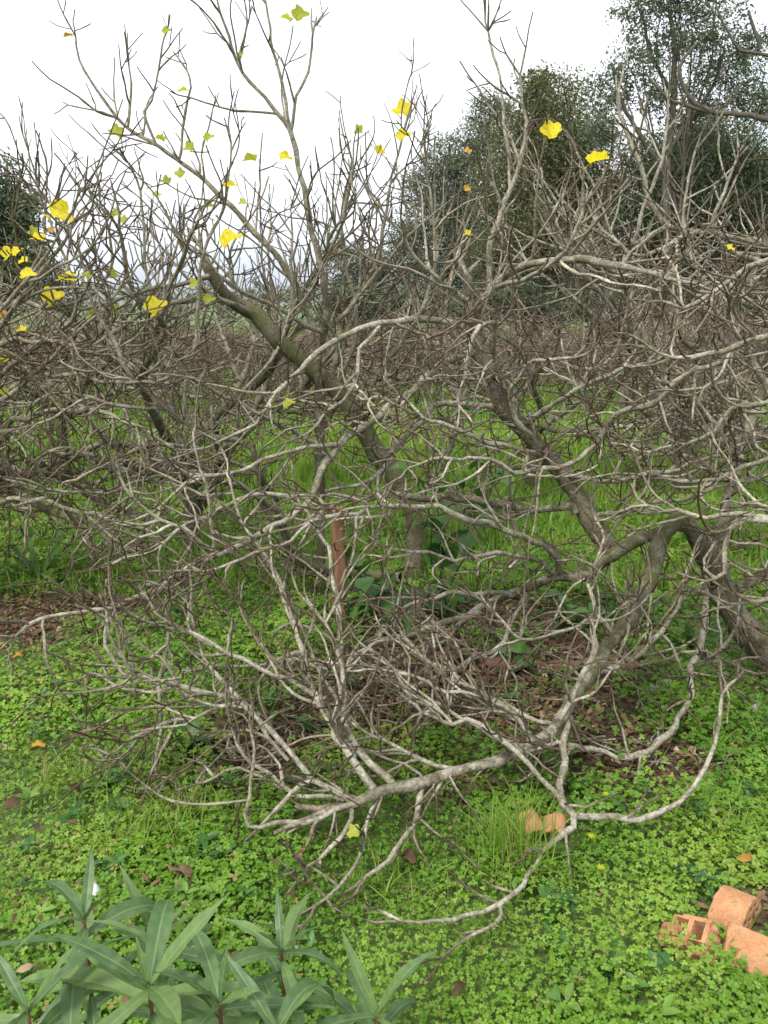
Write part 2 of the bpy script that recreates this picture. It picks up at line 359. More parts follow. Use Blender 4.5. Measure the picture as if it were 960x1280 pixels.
def limb(tr, ctrl, dens=9.0, tl=0.42, up=0.035, skip=0.12, side=7, subs=7.0, wob=0.012, kids=True, bias=None, lev=2):
    """ctrl rows: world x, y, z, radius. One branch mesh, its twigs as a child"""
    rnd, rng = tr.rnd, tr.rng
    W = smooth_path(ctrl, 0.045); P, rad = W[:, :3].copy(), np.maximum(W[:, 3], 0.0022)
    n = len(P); s = np.linspace(0, 1, n)
    if up > .045: wob *= .45
    for ax in range(3):                                # uneven growth
        ph = rng.random(3) * 9; ln = np.arange(n) * 0.045
        P[:, ax] += wob * np.minimum(1, s * 6) * (np.sin(ln * 9 + ph[0]) * .5 + np.sin(ln * 23 + ph[1]) * .55 + np.sin(ln * 41 + ph[2]) * .25 + rng.normal(0, .22, n))
    rk = rad * (1 + 0.10 * rng.normal(0, 1, n).clip(-1.2, 1.2)); P[:, 2] = np.maximum(P[:, 2], rk * 0.6)
    tb = Tubes(); o = np.array(tr.o)
    tb.add(P - o, rk, side, True, 0.07, rng)
    br = obj('branch', tb.mesh('branch', tr.mat), tr.root)
    tr.tips.append(Vector(P[-1]))
    if not kids: return br
    tw = Tubes(); total = n * 0.045; m = int(total * dens * TW_DENS * (.62 if up > .045 else 1) * rnd.uniform(.9, 1.1)); tl = tl * TW_LEN * (1.2 if up > .045 else 1); subs = subs * (.62 if up > .045 else 1)
    for q in range(m):
        f = skip + (1 - skip) * rnd.random(); i = min(n - 2, int(f * n))
        t = Vector(P[i + 1] - P[i]).normalized(); a = rnd.uniform(.6, 1.25)
        d = t * math.cos(a) + _perp(rnd, t) * math.sin(a)
        if bias is not None: d += Vector(bias)
        d.z += up * 5
        L = tl * rnd.uniform(.35, 1.35) * (1.15 - .4 * f)
        twig(tr, tw, Vector(P[i]), d, L, min(rad[i] * .8, .0031 + .0030 * L / .5), lev if L > .25 else lev - 1, up, subs=subs)
    # the limb ends in a small fork
    t = Vector(P[-1] - P[-2]).normalized()
    for q in range(2):
        a = rnd.uniform(.2, .6); twig(tr, tw, Vector(P[-1]), t * math.cos(a) + _perp(rnd, t) * math.sin(a), tl * rnd.uniform(.3, .7), rad[-1] * .95, 1, up, subs=subs)
    me = tw.mesh('twigs', tr.mat)
    if me: obj('twigs', me, br, kind='stuff')
    return br
def px_limb(tr, rows, wf=None, **kw):
    """rows: photo px, py, distance Y, width in photo pixels"""
    out = []
    for (px, py, Y, w) in rows:
        p = at(px, py, Y); zm = .085 + w * .0006
        if p.z < zm: p = gnd(px, py, zm)                  # rests on the clover: nearer along the same line of sight
        out.append((p.x, p.y, p.z, w * Y / FPX / 2 * (wf or (.84 if Y < 2.7 else .72 if Y < 3.5 else .62))))
    return limb(tr, out, **kw)
def trunk(tr, rows, **kw):
    rows = [rows[0]] + list(rows); rows[0] = (rows[0][0], rows[0][1] + 14, rows[0][2], rows[0][3] * 1.15)
    out = []
    for (px, py, Y, w) in rows:
        p = at(px, py, Y); out.append((p.x, p.y, p.z, w * Y / FPX / 2 * .95))
    br = limb(tr, out, side=12, kids=False, wob=.005); br.name = 'trunk'; return br

def fig(base, mat, seed, label, group=None):
    r = empty('fig_tree', base, label, 'tree', group); return Tree(r, mat, seed)

# --- front fig: leaning trunk at the right, hoop-shaped limb, branches lying on the clover
F1 = fig(gnd(982, 862), M_FIG, 101, 'sprawling bare fig tree with leaning trunk, hooped limb and low branches over the clover')
trunk(F1, [(990, 880, 3.02, 46), (955, 815, 3.25, 43), (920, 770, 3.3, 40), (895, 722, 3.35, 36), (890, 700, 3.42, 26), (902, 660, 3.55, 19), (915, 600, 3.68, 16), (933, 540, 3.8, 14), (958, 480, 3.9, 12)])
low = dict(up=0.022, tl=0.34, dens=8.0, subs=6.0)
px_limb(F1, [(893, 722, 3.33, 26), (882, 695, 3.3, 26), (872, 674, 3.27, 26), (860, 657, 3.24, 26), (843, 652, 3.2, 25), (829, 666, 3.16, 25), (820, 692, 3.15, 24), (811, 723, 3.05, 23), (797, 758, 2.95, 22), (776, 787, 2.85, 21), (753, 817, 2.72, 20), (724, 860, 2.58, 19), (700, 900, 2.47, 18), (668, 930, 2.38, 17), (620, 950, 2.28, 17), (560, 967, 2.2, 17), (500, 983, 2.14, 18), (455, 1000, 2.1, 16), (438, 1006, 2.1, 13)], side=10, up=0.022, tl=0.30, dens=5.0, skip=.35, wob=.006, wf=.95)
for rows in (
    [(455, 1000, 2.1, 12), (400, 1020, 2.06, 10), (345, 1030, 2.03, 8), (312, 1032, 2.02, 7), (312, 990, 2.03, 6), (315, 940, 2.06, 5), (312, 905, 2.1, 4)],
    [(440, 1003, 2.1, 12), (415, 985, 2.1, 11), (390, 975, 2.12, 9), (365, 990, 2.1, 8), (335, 1020, 2.05, 6), (318, 1035, 2.03, 5)],
    [(392, 976, 2.12, 10), (365, 945, 2.16, 9), (340, 915, 2.2, 9), (310, 885, 2.26, 8), (285, 855, 2.34, 7), (262, 830, 2.4, 6), (245, 800, 2.45, 5), (238, 740, 2.5, 4)],
    [(430, 1000, 2.1, 9), (400, 993, 2.1, 8), (370, 995, 2.1, 8), (340, 970, 2.12, 7), (315, 955, 2.14, 6), (295, 930, 2.16, 5), (285, 890, 2.2, 4), (282, 860, 2.22, 4)],
    [(440, 1008, 2.1, 8), (428, 1045, 2.0, 7), (398, 1073, 1.95, 6), (370, 1090, 1.93, 5)],
    [(528, 978, 2.17, 11), (522, 1020, 2.1, 9), (510, 1045, 2.05, 8), (480, 1075, 1.98, 8), (457, 1092, 1.95, 7)],
    [(478, 990, 2.15, 8), (460, 1030, 2.05, 7), (448, 1075, 1.98, 6), (428, 1108, 1.91, 6), (392, 1130, 1.87, 5)],
    [(312, 1000, 2.05, 5), (265, 1005, 2.1, 5), (215, 1000, 2.16, 5), (185, 985, 2.2, 4), (165, 965, 2.25, 3)],
    [(350, 985, 2.1, 5), (300, 960, 2.2, 5), (245, 980, 2.25, 5), (285, 940, 2.35, 4)]):
    px_limb(F1, rows, up=0.02, tl=0.20, dens=6.0, subs=5.0, wob=.007)
for rows in (
    [(470, 990, 2.13, 14), (440, 955, 2.18, 13), (420, 920, 2.25, 12), (415, 895, 2.3, 10), (428, 860, 2.35, 8), (430, 830, 2.4, 8), (415, 790, 2.45, 6), (395, 770, 2.5, 5)],
    [(495, 985, 2.14, 13), (465, 955, 2.2, 12), (440, 920, 2.27, 12), (430, 890, 2.32, 11), (432, 850, 2.4, 10), (425, 800, 2.5, 9), (418, 750, 2.6, 9), (412, 700, 2.7, 8), (400, 665, 2.78, 7), (388, 640, 2.82, 5)],
    [(420, 915, 2.28, 11), (400, 880, 2.34, 12), (388, 845, 2.42, 12), (372, 800, 2.52, 12), (358, 755, 2.62, 11), (348, 725, 2.7, 10), (330, 690, 2.75, 8), (300, 650, 2.8, 6), (285, 600, 2.85, 5)],
    [(577, 960, 2.22, 9), (545, 958, 2.22, 8), (510, 940, 2.25, 7), (480, 925, 2.28, 6), (455, 908, 2.3, 5)],
    [(395, 870, 2.36, 8), (340, 840, 2.4, 7), (290, 815, 2.42, 7), (240, 790, 2.44, 6), (200, 770, 2.46, 5), (175, 740, 2.48, 4)],
    [(360, 950, 2.17, 7), (320, 900, 2.2, 7), (270, 870, 2.22, 8), (210, 855, 2.24, 8), (165, 845, 2.26, 7), (145, 820, 2.3, 6), (125, 790, 2.32, 5)],
    [(290, 880, 2.3, 6), (240, 895, 2.3, 6), (205, 905, 2.32, 6), (160, 925, 2.33, 5), (140, 940, 2.33, 5), (112, 935, 2.34, 4), (105, 915, 2.35, 3)],
    [(210, 790, 2.6, 6), (202, 830, 2.55, 7), (201, 880, 2.5, 6), (201, 930, 2.45, 6), (200, 965, 2.42, 4)],
    [(704, 1003, 2.13, 11), (677, 970, 2.17, 10), (640, 942, 2.2, 9), (610, 915, 2.23, 9), (588, 897, 2.26, 8), (570, 905, 2.28, 7), (540, 900, 2.32, 6), (520, 880, 2.38, 6), (500, 860, 2.42, 5), (475, 845, 2.46, 4)],
    [(884, 695, 3.36, 14), (880, 730, 3.3, 14), (883, 770, 3.2, 13), (877, 805, 3.1, 12), (867, 830, 3.0, 12), (860, 873, 2.85, 11), (847, 903, 2.75, 11), (827, 928, 2.68, 10), (800, 942, 2.6, 10), (740, 937, 2.5, 9), (700, 930, 2.42, 8)],
    [(868, 832, 3.0, 7), (890, 818, 2.95, 7), (912, 800, 2.9, 6), (926, 772, 2.88, 6), (928, 745, 2.85, 6), (950, 752, 2.8, 7), (975, 745, 2.75, 6)],
    [(735, 845, 2.66, 10), (780, 830, 2.75, 10), (810, 805, 2.85, 10), (835, 780, 2.95, 9), (850, 745, 3.0, 8), (858, 720, 3.03, 7), (866, 695, 3.05, 5)],
    [(700, 900, 2.45, 9), (722, 860, 2.5, 10), (745, 810, 2.55, 10), (743, 775, 2.6, 9), (741, 750, 2.62, 8), (733, 730, 2.65, 6), (745, 700, 2.68, 6), (757, 670, 2.7, 5)],
    [(690, 905, 2.47, 9), (640, 885, 2.45, 8), (590, 860, 2.45, 7), (560, 845, 2.45, 7), (530, 825, 2.45, 6), (500, 790, 2.5, 5)],
    [(665, 930, 2.38, 8), (640, 890, 2.4, 7), (600, 865, 2.4, 7), (560, 862, 2.4, 6), (520, 845, 2.42, 6), (490, 840, 2.45, 5)],
    [(650, 935, 2.35, 8), (590, 905, 2.35, 7), (550, 880, 2.35, 7), (515, 860, 2.38, 6), (480, 830, 2.42, 5)],
    [(770, 800, 2.82, 8), (745, 770, 2.9, 7), (700, 790, 2.85, 6), (660, 800, 2.8, 6), (630, 780, 2.8, 5), (600, 750, 2.85, 4)]):
    px_limb(F1, rows, **low)
for rows in (
    [(712, 895, 2.5, 13), (705, 930, 2.4, 13), (700, 960, 2.3, 13), (696, 985, 2.2, 12), (705, 1005, 2.12, 13), (715, 1020, 2.06, 14), (715, 1032, 2.03, 12), (693, 1057, 1.97, 10), (653, 1103, 1.88, 9), (627, 1133, 1.83, 9), (580, 1142, 1.8, 8), (540, 1150, 1.78, 7), (500, 1157, 1.765, 5)],
    [(625, 1133, 1.83, 7), (618, 1160, 1.79, 6), (600, 1175, 1.77, 6), (575, 1183, 1.76, 5), (555, 1195, 1.74, 4)],
    [(714, 1020, 2.06, 13), (767, 1022, 2.08, 12), (800, 1020, 2.09, 12), (827, 1013, 2.1, 11), (850, 1000, 2.12, 10), (867, 985, 2.15, 10), (882, 965, 2.18, 9), (890, 945, 2.2, 8), (896, 910, 2.23, 7), (900, 870, 2.26, 5)]):
    px_limb(F1, rows, up=.02, tl=.16, dens=2.6, subs=4, lev=1)
# low limb running left from the hoop, and the long horizontal ones
for rows in (
    [(829, 665, 3.25, 24), (797, 677, 3.3, 24), (765, 695, 3.35, 24), (738, 714, 3.4, 22), (706, 718, 3.42, 20), (670, 733, 3.4, 17), (637, 745, 3.35, 16), (588, 767, 3.3, 14), (534, 783, 3.2, 11), (490, 800, 3.1, 9), (450, 815, 3.0, 7)],
    [(700, 720, 3.42, 13), (692, 693, 3.3, 13), (653, 668, 3.2, 13), (610, 655, 3.1, 12), (575, 649, 3.0, 11), (537, 633, 2.95, 10), (500, 632, 2.9, 9), (480, 633, 2.85, 9), (430, 640, 2.8, 8), (395, 655, 2.75, 8), (360, 675, 2.7, 7), (330, 690, 2.65, 6), (290, 700, 2.6, 5), (250, 710, 2.55, 4)],
    [(720, 640, 3.5, 20), (713, 633, 3.5, 18), (675, 638, 3.55, 18), (642, 633, 3.55, 17), (610, 625, 3.5, 16), (560, 622, 3.45, 15), (515, 622, 3.4, 13), (470, 620, 3.35, 11), (430, 625, 3.3, 9), (400, 640, 3.25, 8)],
    [(640, 745, 3.35, 11), (600, 740, 3.2, 9), (560, 742, 3.1, 8), (520, 755, 3.0, 7), (490, 775, 2.9, 6)],
    [(660, 735, 3.4, 12), (640, 780, 3.2, 10), (620, 810, 3.1, 9), (580, 830, 3.0, 8), (540, 850, 2.9, 7), (500, 865, 2.8, 5)],
    [(600, 765, 3.3, 9), (560, 790, 3.2, 8), (500, 820, 3.1, 7), (440, 835, 3.0, 7), (380, 830, 2.95, 7), (310, 832, 2.9, 6), (240, 835, 2.85, 5)]):
    px_limb(F1, rows, up=0.035, tl=0.36, dens=6.5, subs=6.0)
# upright leader and its limbs
px_limb(F1, [(770, 694, 3.36, 27), (738, 650, 3.5, 27), (705, 592, 3.6, 27), (686, 572, 3.62, 26), (653, 534, 3.65, 26), (626, 507, 3.67, 26), (621, 480, 3.68, 24), (607, 453, 3.7, 24), (596, 430, 3.7, 22), (588, 402, 3.7, 20), (587, 378, 3.7, 16)], side=10, dens=6, tl=.45, up=.04, skip=.3, wob=.006, wf=.9)
for rows, u, t_ in (
    ([(590, 400, 3.7, 14), (600, 375, 3.7, 13), (611, 362, 3.7, 12), (612, 330, 3.7, 11), (614, 300, 3.7, 11), (627, 265, 3.7, 10), (640, 235, 3.7, 9), (652, 190, 3.7, 8), (659, 150, 3.7, 6), (652, 130, 3.7, 5), (650, 95, 3.7, 4)], .06, .30),
    ([(638, 240, 3.7, 7), (636, 200, 3.72, 7), (630, 155, 3.75, 6), (624, 95, 3.78, 5), (615, 60, 3.8, 5), (607, 27, 3.8, 3)], .06, .20),
    ([(598, 385, 3.7, 15), (625, 350, 3.65, 14), (650, 335, 3.6, 14), (690, 325, 3.5, 13), (735, 325, 3.4, 13), (775, 332, 3.3, 11), (810, 342, 3.25, 9), (850, 352, 3.2, 7), (890, 362, 3.15, 5)], .05, .42),
    ([(590, 412, 3.7, 13), (572, 405, 3.68, 14), (545, 400, 3.65, 14), (507, 400, 3.6, 13), (475, 405, 3.55, 12), (447, 413, 3.5, 11), (425, 423, 3.45, 11), (407, 433, 3.42, 10), (385, 452, 3.4, 9), (360, 478, 3.35, 9), (343, 493, 3.3, 8), (320, 530, 3.25, 6), (290, 545, 3.2, 5), (260, 560, 3.15, 4)], .05, .40),
    ([(602, 440, 3.7, 14), (575, 445, 3.65, 14), (550, 458, 3.6, 14), (507, 493, 3.45, 14), (473, 520, 3.35, 14), (427, 557, 3.2, 14), (400, 590, 3.1, 13), (390, 622, 3.05, 13), (360, 645, 2.95, 12), (313, 677, 2.8, 12), (275, 693, 2.75, 11), (233, 710, 2.7, 11), (195, 735, 2.65, 10), (173, 747, 2.6, 9), (130, 762, 2.55, 8), (80, 770, 2.5, 7), (40, 780, 2.45, 7), (20, 792, 2.4, 5), (0, 793, 2.37, 4)], .03, .36),
    ([(625, 510, 3.66, 14), (600, 505, 3.66, 13), (570, 503, 3.65, 12), (545, 508, 3.6, 12), (525, 530, 3.55, 13), (505, 550, 3.5, 12), (485, 572, 3.4, 11), (465, 600, 3.3, 8)], .03, .36),
    ([(590, 380, 3.7, 11), (570, 365, 3.65, 10), (545, 345, 3.6, 9), (520, 320, 3.55, 7), (500, 290, 3.5, 5)], .06, .42),
    ([(610, 362, 3.7, 10), (650, 350, 3.5, 9), (690, 330, 3.3, 8), (715, 300, 3.2, 7), (730, 260, 3.15, 5)], .06, .36),
    ([(622, 480, 3.68, 10), (617, 440, 3.5, 9), (618, 410, 3.4, 8), (605, 398, 3.35, 7), (595, 420, 3.3, 7), (580, 470, 3.25, 6), (575, 510, 3.2, 5)], .0, .25),
    ([(700, 590, 3.6, 10), (670, 560, 3.4, 9), (640, 500, 3.3, 8), (660, 455, 3.2, 7), (700, 455, 3.1, 6), (730, 430, 3.0, 5)], .03, .3)):
    px_limb(F1, rows, up=u, tl=t_, dens=8.5, subs=7.0)
# limb leaving to the right and coming back into view
px_limb(F1, [(915, 745, 3.3, 18), (985, 690, 3.2, 18), (1060, 590, 3.05, 19), (1090, 480, 2.95, 16), (1060, 405, 2.8, 12), (1010, 408, 2.7, 10), (960, 418, 2.62, 9), (925, 428, 2.6, 9), (895, 442, 2.6, 9), (865, 450, 2.62, 8), (845, 450, 2.64, 6), (828, 443, 2.66, 4)], up=.03, tl=.32, dens=6)
for rows in (
    [(1050, 600, 3.05, 14), (1060, 650, 2.9, 13), (1010, 645, 2.7, 11), (960, 650, 2.6, 11), (935, 652, 2.6, 10), (915, 665, 2.6, 9), (908, 690, 2.6, 8), (905, 712, 2.6, 8), (893, 718, 2.62, 7), (882, 710, 2.65, 6), (884, 690, 2.7, 5)],
    [(965, 648, 2.6, 9), (925, 648, 2.62, 8), (885, 645, 2.65, 8), (845, 638, 2.7, 7), (817, 636, 2.75, 6), (803, 622, 2.8, 5), (797, 610, 2.85, 4)],
    [(1090, 480, 2.95, 11), (1040, 440, 3.0, 10), (990, 412, 3.0, 9), (907, 443, 3.0, 9), (855, 472, 3.0, 9), (814, 505, 3.1, 11), (776, 519, 3.2, 11), (753, 537, 3.3, 11), (740, 560, 3.3, 9), (705, 582, 3.2, 10), (680, 590, 3.15, 9), (645, 590, 3.1, 9), (626, 579, 3.05, 8), (588, 571, 3.0, 7), (550, 572, 2.95, 6), (525, 582, 2.9, 5), (500, 595, 2.85, 4)],
    [(1085, 470, 2.95, 12), (1040, 330, 3.0, 10), (1000, 310, 3.0, 9), (960, 325, 3.0, 9), (920, 345, 3.0, 8), (890, 365, 3, 8), (860, 385, 3, 7), (840, 380, 3, 6), (815, 372, 3, 4)],
    [(1070, 560, 3.0, 12), (1010, 480, 2.95, 10), (960, 500, 2.9, 9), (915, 515, 2.9, 8), (880, 545, 2.9, 7), (840, 560, 2.95, 6), (800, 560, 3.0, 5)],
    [(1060, 640, 2.9, 10), (1000, 560, 2.9, 9), (950, 580, 2.9, 8), (900, 595, 2.9, 7), (850, 600, 2.9, 6), (790, 590, 3.0, 5), (740, 600, 3.0, 4)],
    [(958, 480, 3.9, 13), (930, 430, 3.9, 11), (900, 390, 3.9, 10), (850, 350, 3.8, 9), (800, 330, 3.7, 8), (760, 290, 3.7, 6)],
    [(930, 540, 3.8, 12), (880, 510, 3.7, 10), (830, 470, 3.6, 9), (800, 420, 3.6, 8), (780, 370, 3.6, 6)],
    [(906, 600, 3.65, 12), (860, 570, 3.5, 10), (800, 560, 3.4, 8), (750, 530, 3.4, 7), (720, 480, 3.4, 6)],
    [(1010, 770, 2.9, 8), (985, 745, 2.75, 8), (955, 752, 2.7, 7), (930, 755, 2.7, 6)]):
    px_limb(F1, rows, up=.035, tl=.36, dens=9, subs=7)

# tangled side limbs at waist height
for rows in (
    [(427, 557, 3.2, 9), (370, 560, 3.1, 8), (300, 590, 3.0, 7), (240, 600, 2.9, 6), (190, 640, 2.8, 5)],
    [(390, 622, 3.05, 9), (330, 620, 3.0, 8), (260, 640, 2.9, 7), (200, 680, 2.8, 5)],
    [(275, 693, 2.75, 8), (230, 660, 2.7, 7), (180, 640, 2.7, 6), (150, 600, 2.7, 5)],
    [(653, 534, 3.65, 10), (700, 500, 3.4, 9), (760, 470, 3.3, 8), (820, 450, 3.2, 6)],
    [(705, 592, 3.6, 10), (760, 600, 3.3, 9), (830, 590, 3.2, 8), (900, 570, 3.1, 6)],
    [(738, 650, 3.5, 11), (800, 630, 3.2, 9), (870, 620, 3.1, 7), (930, 600, 3.1, 6)],
    [(686, 572, 3.62, 10), (640, 560, 3.4, 9), (580, 540, 3.3, 8), (520, 520, 3.2, 6)],
    [(700, 720, 3.42, 9), (640, 690, 3.2, 8), (570, 700, 3.1, 7), (520, 690, 3.0, 6)],
    [(475, 405, 3.55, 8), (450, 440, 3.4, 7), (440, 490, 3.3, 6), (400, 520, 3.2, 5)]):
    px_limb(F1, rows, up=.02, tl=.40, dens=6, subs=6)

# --- second fig behind the stake, tall shoots against the sky
F2 = fig(gnd(512, 722), M_FIGB, 202, 'bare fig tree with tall straight shoots rising above the others, trunk behind the stake')
trunk(F2, [(514, 726, 4.5, 30), (520, 680, 4.6, 25), (515, 640, 4.6, 24), (495, 600, 4.6, 24), (468, 560, 4.6, 25), (447, 522, 4.6, 27), (420, 487, 4.6, 25), (390, 462, 4.55, 23), (350, 427, 4.5, 21), (318, 393, 4.5, 19), (288, 375, 4.45, 16), (268, 350, 4.4, 14), (259, 328, 4.4, 12)])
for rows, u, t_, dn in (
    ([(500, 722, 4.5, 24), (450, 718, 4.35, 26), (400, 710, 4.2, 26), (362, 690, 4.1, 22), (350, 640, 4.0, 17), (325, 590, 3.9, 14), (310, 558, 3.85, 14), (298, 548, 3.85, 14), (267, 546, 3.8, 13), (230, 527, 3.75, 12), (205, 508, 3.7, 11), (160, 463, 3.6, 9), (135, 415, 3.6, 8), (115, 375, 3.6, 6), (95, 345, 3.6, 5)], .04, .42, 8),
    ([(230, 527, 3.75, 10), (232, 490, 3.74, 9), (240, 450, 3.73, 8), (247, 395, 3.72, 8), (250, 340, 3.7, 7), (262, 300, 3.7, 6), (280, 260, 3.7, 5), (286, 220, 3.7, 4), (287, 178, 3.7, 4)], .06, .22, 4),
    ([(298, 545, 3.85, 7), (298, 500, 3.8, 7), (323, 470, 3.8, 6), (350, 430, 3.8, 6), (363, 380, 3.8, 5), (365, 320, 3.8, 5), (365, 260, 3.8, 3)], .06, .25, 5),
    ([(400, 715, 4.3, 18), (402, 640, 4.4, 16), (401, 560, 4.35, 15), (398, 480, 4.3, 15), (400, 440, 4.25, 15), (404, 415, 4.2, 15), (409, 390, 4.15, 14), (405, 350, 4.1, 13), (398, 320, 4.1, 13), (388, 280, 4.1, 12), (379, 235, 4.1, 11), (372, 200, 4.1, 10), (363, 163, 4.1, 9), (340, 133, 4.1, 7), (303, 90, 4.1, 6), (285, 45, 4.1, 5), (270, -10, 4.1, 4)], .05, .34, 4),
    ([(365, 168, 4.1, 7), (355, 115, 4.1, 6), (346, 75, 4.1, 5), (338, 50, 4.1, 5), (331, -5, 4.1, 4)], .06, .22, 4),
    ([(364, 165, 4.1, 6), (372, 120, 4.1, 6), (385, 90, 4.1, 5), (392, 45, 4.1, 4)], .06, .2, 7),
    ([(403, 425, 4.25, 14), (385, 395, 4.25, 13), (370, 360, 4.2, 13), (350, 325, 4.2, 12), (320, 290, 4.2, 11), (295, 265, 4.2, 10), (273, 243, 4.2, 9), (240, 213, 4.2, 8), (200, 183, 4.2, 7), (157, 157, 4.2, 6), (120, 113, 4.2, 5), (100, 75, 4.2, 4), (95, 47, 4.2, 3)], .07, .30, 6.5),
    ([(160, 158, 4.2, 5), (165, 118, 4.2, 5), (163, 95, 4.2, 4), (160, 72, 4.2, 3)], .06, .15, 6),
    ([(195, 180, 4.2, 5), (180, 140, 4.2, 5), (188, 125, 4.2, 4), (198, 90, 4.2, 4), (205, 46, 4.2, 3)], .06, .16, 6),
    ([(224, 200, 4.2, 5), (230, 150, 4.2, 5), (238, 108, 4.2, 4), (235, 88, 4.2, 3)], .06, .15, 5),
    ([(205, 430, 4.2, 8), (190, 370, 4.25, 7), (181, 320, 4.3, 6), (175, 240, 4.3, 5), (157, 197, 4.3, 3)], .06, .25, 6),
    ([(266, 345, 4.4, 12), (240, 352, 4.3, 10), (180, 363, 4.2, 8), (120, 385, 4.1, 6)], .07, .4, 8),
    ([(318, 393, 4.5, 13), (270, 372, 4.3, 11), (235, 375, 4.2, 10), (190, 387, 4.1, 9), (150, 410, 4.0, 8), (110, 435, 3.95, 6), (70, 455, 3.9, 5)], .07, .4, 9),
    ([(412, 478, 4.6, 12), (425, 430, 4.7, 11), (440, 380, 4.8, 10), (470, 330, 4.8, 9), (480, 280, 4.8, 7), (490, 220, 4.8, 5), (505, 165, 4.8, 4)], .07, .40, 9),
    ([(447, 522, 4.6, 12), (470, 470, 4.6, 11), (500, 430, 4.6, 10), (530, 380, 4.6, 9), (545, 320, 4.6, 7), (540, 260, 4.6, 5), (530, 190, 4.6, 4)], .07, .42, 10),
    ([(404, 415, 4.2, 11), (430, 395, 4.2, 10), (455, 360, 4.2, 9), (480, 330, 4.2, 7), (505, 300, 4.2, 5)], .07, .42, 8),
    ([(404, 415, 4.2, 10), (380, 405, 4.1, 10), (340, 380, 4.0, 9), (300, 365, 3.9, 8), (270, 340, 3.85, 6), (250, 310, 3.85, 5)], .07, .38, 9),
    ([(514, 640, 4.6, 14), (545, 590, 4.7, 12), (570, 540, 4.8, 10), (570, 480, 4.9, 9), (555, 420, 4.9, 8), (560, 360, 4.9, 6), (575, 290, 4.9, 4)], .06, .42, 9),
    ([(420, 487, 4.6, 10), (440, 440, 4.5, 9), (445, 390, 4.5, 8), (432, 330, 4.5, 7), (428, 260, 4.5, 5), (440, 200, 4.5, 4)], .07, .36, 9)):
    px_limb(F2, rows, up=u, tl=t_, dens=dn, subs=7.0)

for rows in (
    [(350, 640, 4.0, 14), (300, 610, 3.8, 11), (240, 590, 3.6, 9), (180, 600, 3.5, 8), (120, 620, 3.4, 6), (60, 610, 3.3, 5)],
    [(325, 590, 3.9, 12), (270, 570, 3.8, 9), (200, 555, 3.7, 8), (140, 570, 3.6, 7), (80, 560, 3.6, 5)],
    [(401, 560, 4.35, 11), (350, 530, 4.1, 9), (290, 500, 4.0, 8), (230, 470, 3.9, 6)],
    [(205, 508, 3.7, 9), (150, 510, 3.6, 8), (90, 490, 3.6, 7), (40, 500, 3.5, 5)]):
    px_limb(F2, rows, up=.015, tl=.42, dens=6.5, subs=6)

# --- procedurally grown neighbours
def grow_fig(tr, base, n, spread, height, lean=(0, 0), r0=0.055, dens=9, tl=.42, stem=.35, a0=0.0, low_frac=.35):
    r0 *= .78
    rnd = tr.rnd; b = Vector(base)
    top = b + Vector((lean[0], lean[1], stem))
    rows = [(b.x, b.y, b.z - .03, r0 * 1.35), ((b.x * .6 + top.x * .4) + rnd.gauss(0, .02), b.y * .6 + top.y * .4, b.z + stem * .45, r0 * 1.05), (top.x, top.y, top.z, r0)]
    W = limb(tr, rows, kids=False, side=12, wob=.004); W.name = 'trunk'
    for i in range(n):
        az = a0 + i * 2 * math.pi / n + rnd.uniform(-.35, .35); lowb = rnd.random() < low_frac
        sp = spread * rnd.uniform(.7, 1.1); hz = height * (rnd.uniform(.22, .5) if lowb else rnd.uniform(.55, .95))
        dx, dy = math.cos(az), math.sin(az); c = []
        for t in (0, .18, .4, .62, .82, 1.0):
            if lowb: z = top.z + hz * math.sin(t * 2.2) * .55 - .05 * t
            else: z = top.z + hz * (t ** .8)
            q = sp * (t if lowb else t ** .75)
            c.append((top.x + dx * q + rnd.gauss(0, .06), top.y + dy * q + rnd.gauss(0, .06), max(.12, z + rnd.gauss(0, .04)), r0 * (.66 - .52 * t)))
        limb(tr, c, dens=dens, tl=tl, up=.03 if lowb else .06, skip=.15)
        for j in range(2):                            # secondary limbs
            k = rnd.choice((2, 3)); s0 = c[k]; a2 = az + rnd.choice((-1, 1)) * rnd.uniform(.5, 1.1); L = sp * rnd.uniform(.4, .65)
            hz2 = height * rnd.uniform(.25, .5) if not lowb else height * rnd.uniform(.02, .2); c2 = [(s0[0], s0[1], s0[2], s0[3] * .75)]
            for t in (.3, .65, 1.0):
                c2.append((s0[0] + math.cos(a2) * L * t, s0[1] + math.sin(a2) * L * t, max(.15, s0[2] + hz2 * t + rnd.gauss(0, .04)), s0[3] * .75 * (1 - .65 * t)))
            limb(tr, c2, dens=dens * 1.1, tl=tl, up=.05, skip=.1)
F3 = fig(gnd(238, 690), M_FIGB, 303, 'bare fig tree with mossy forked trunk, beyond the stake and to its left')
px_limb(F3, [(246, 640, 5.15, 24), (275, 590, 5.1, 18), (300, 540, 5.1, 14), (330, 490, 5.1, 11), (345, 430, 5.1, 9), (340, 360, 5.1, 6), (335, 300, 5.1, 4)], up=.06, tl=.45, dens=10)
px_limb(F3, [(240, 620, 5.15, 24), (205, 585, 5.0, 17), (170, 560, 4.9, 13), (130, 545, 4.8, 10), (90, 500, 4.7, 8), (50, 460, 4.7, 6), (20, 440, 4.7, 4)], up=.05, tl=.45, dens=10)
px_limb(F3, [(240, 620, 5.15, 20), (228, 560, 5.2, 15), (215, 500, 5.3, 12), (205, 440, 5.4, 10), (195, 380, 5.4, 8), (215, 330, 5.4, 6), (225, 290, 5.4, 4)], up=.07, tl=.42, dens=10)
grow_fig(F3, gnd(238, 690), 6, 1.45, 1.65, (.04, 0), .062, 6.5, .40, .55, .4)
F4 = fig(gnd(-70, 735), M_FIGB, 404, 'bare fig tree with low mossy limbs and yellow leaves, before the dark round tree')
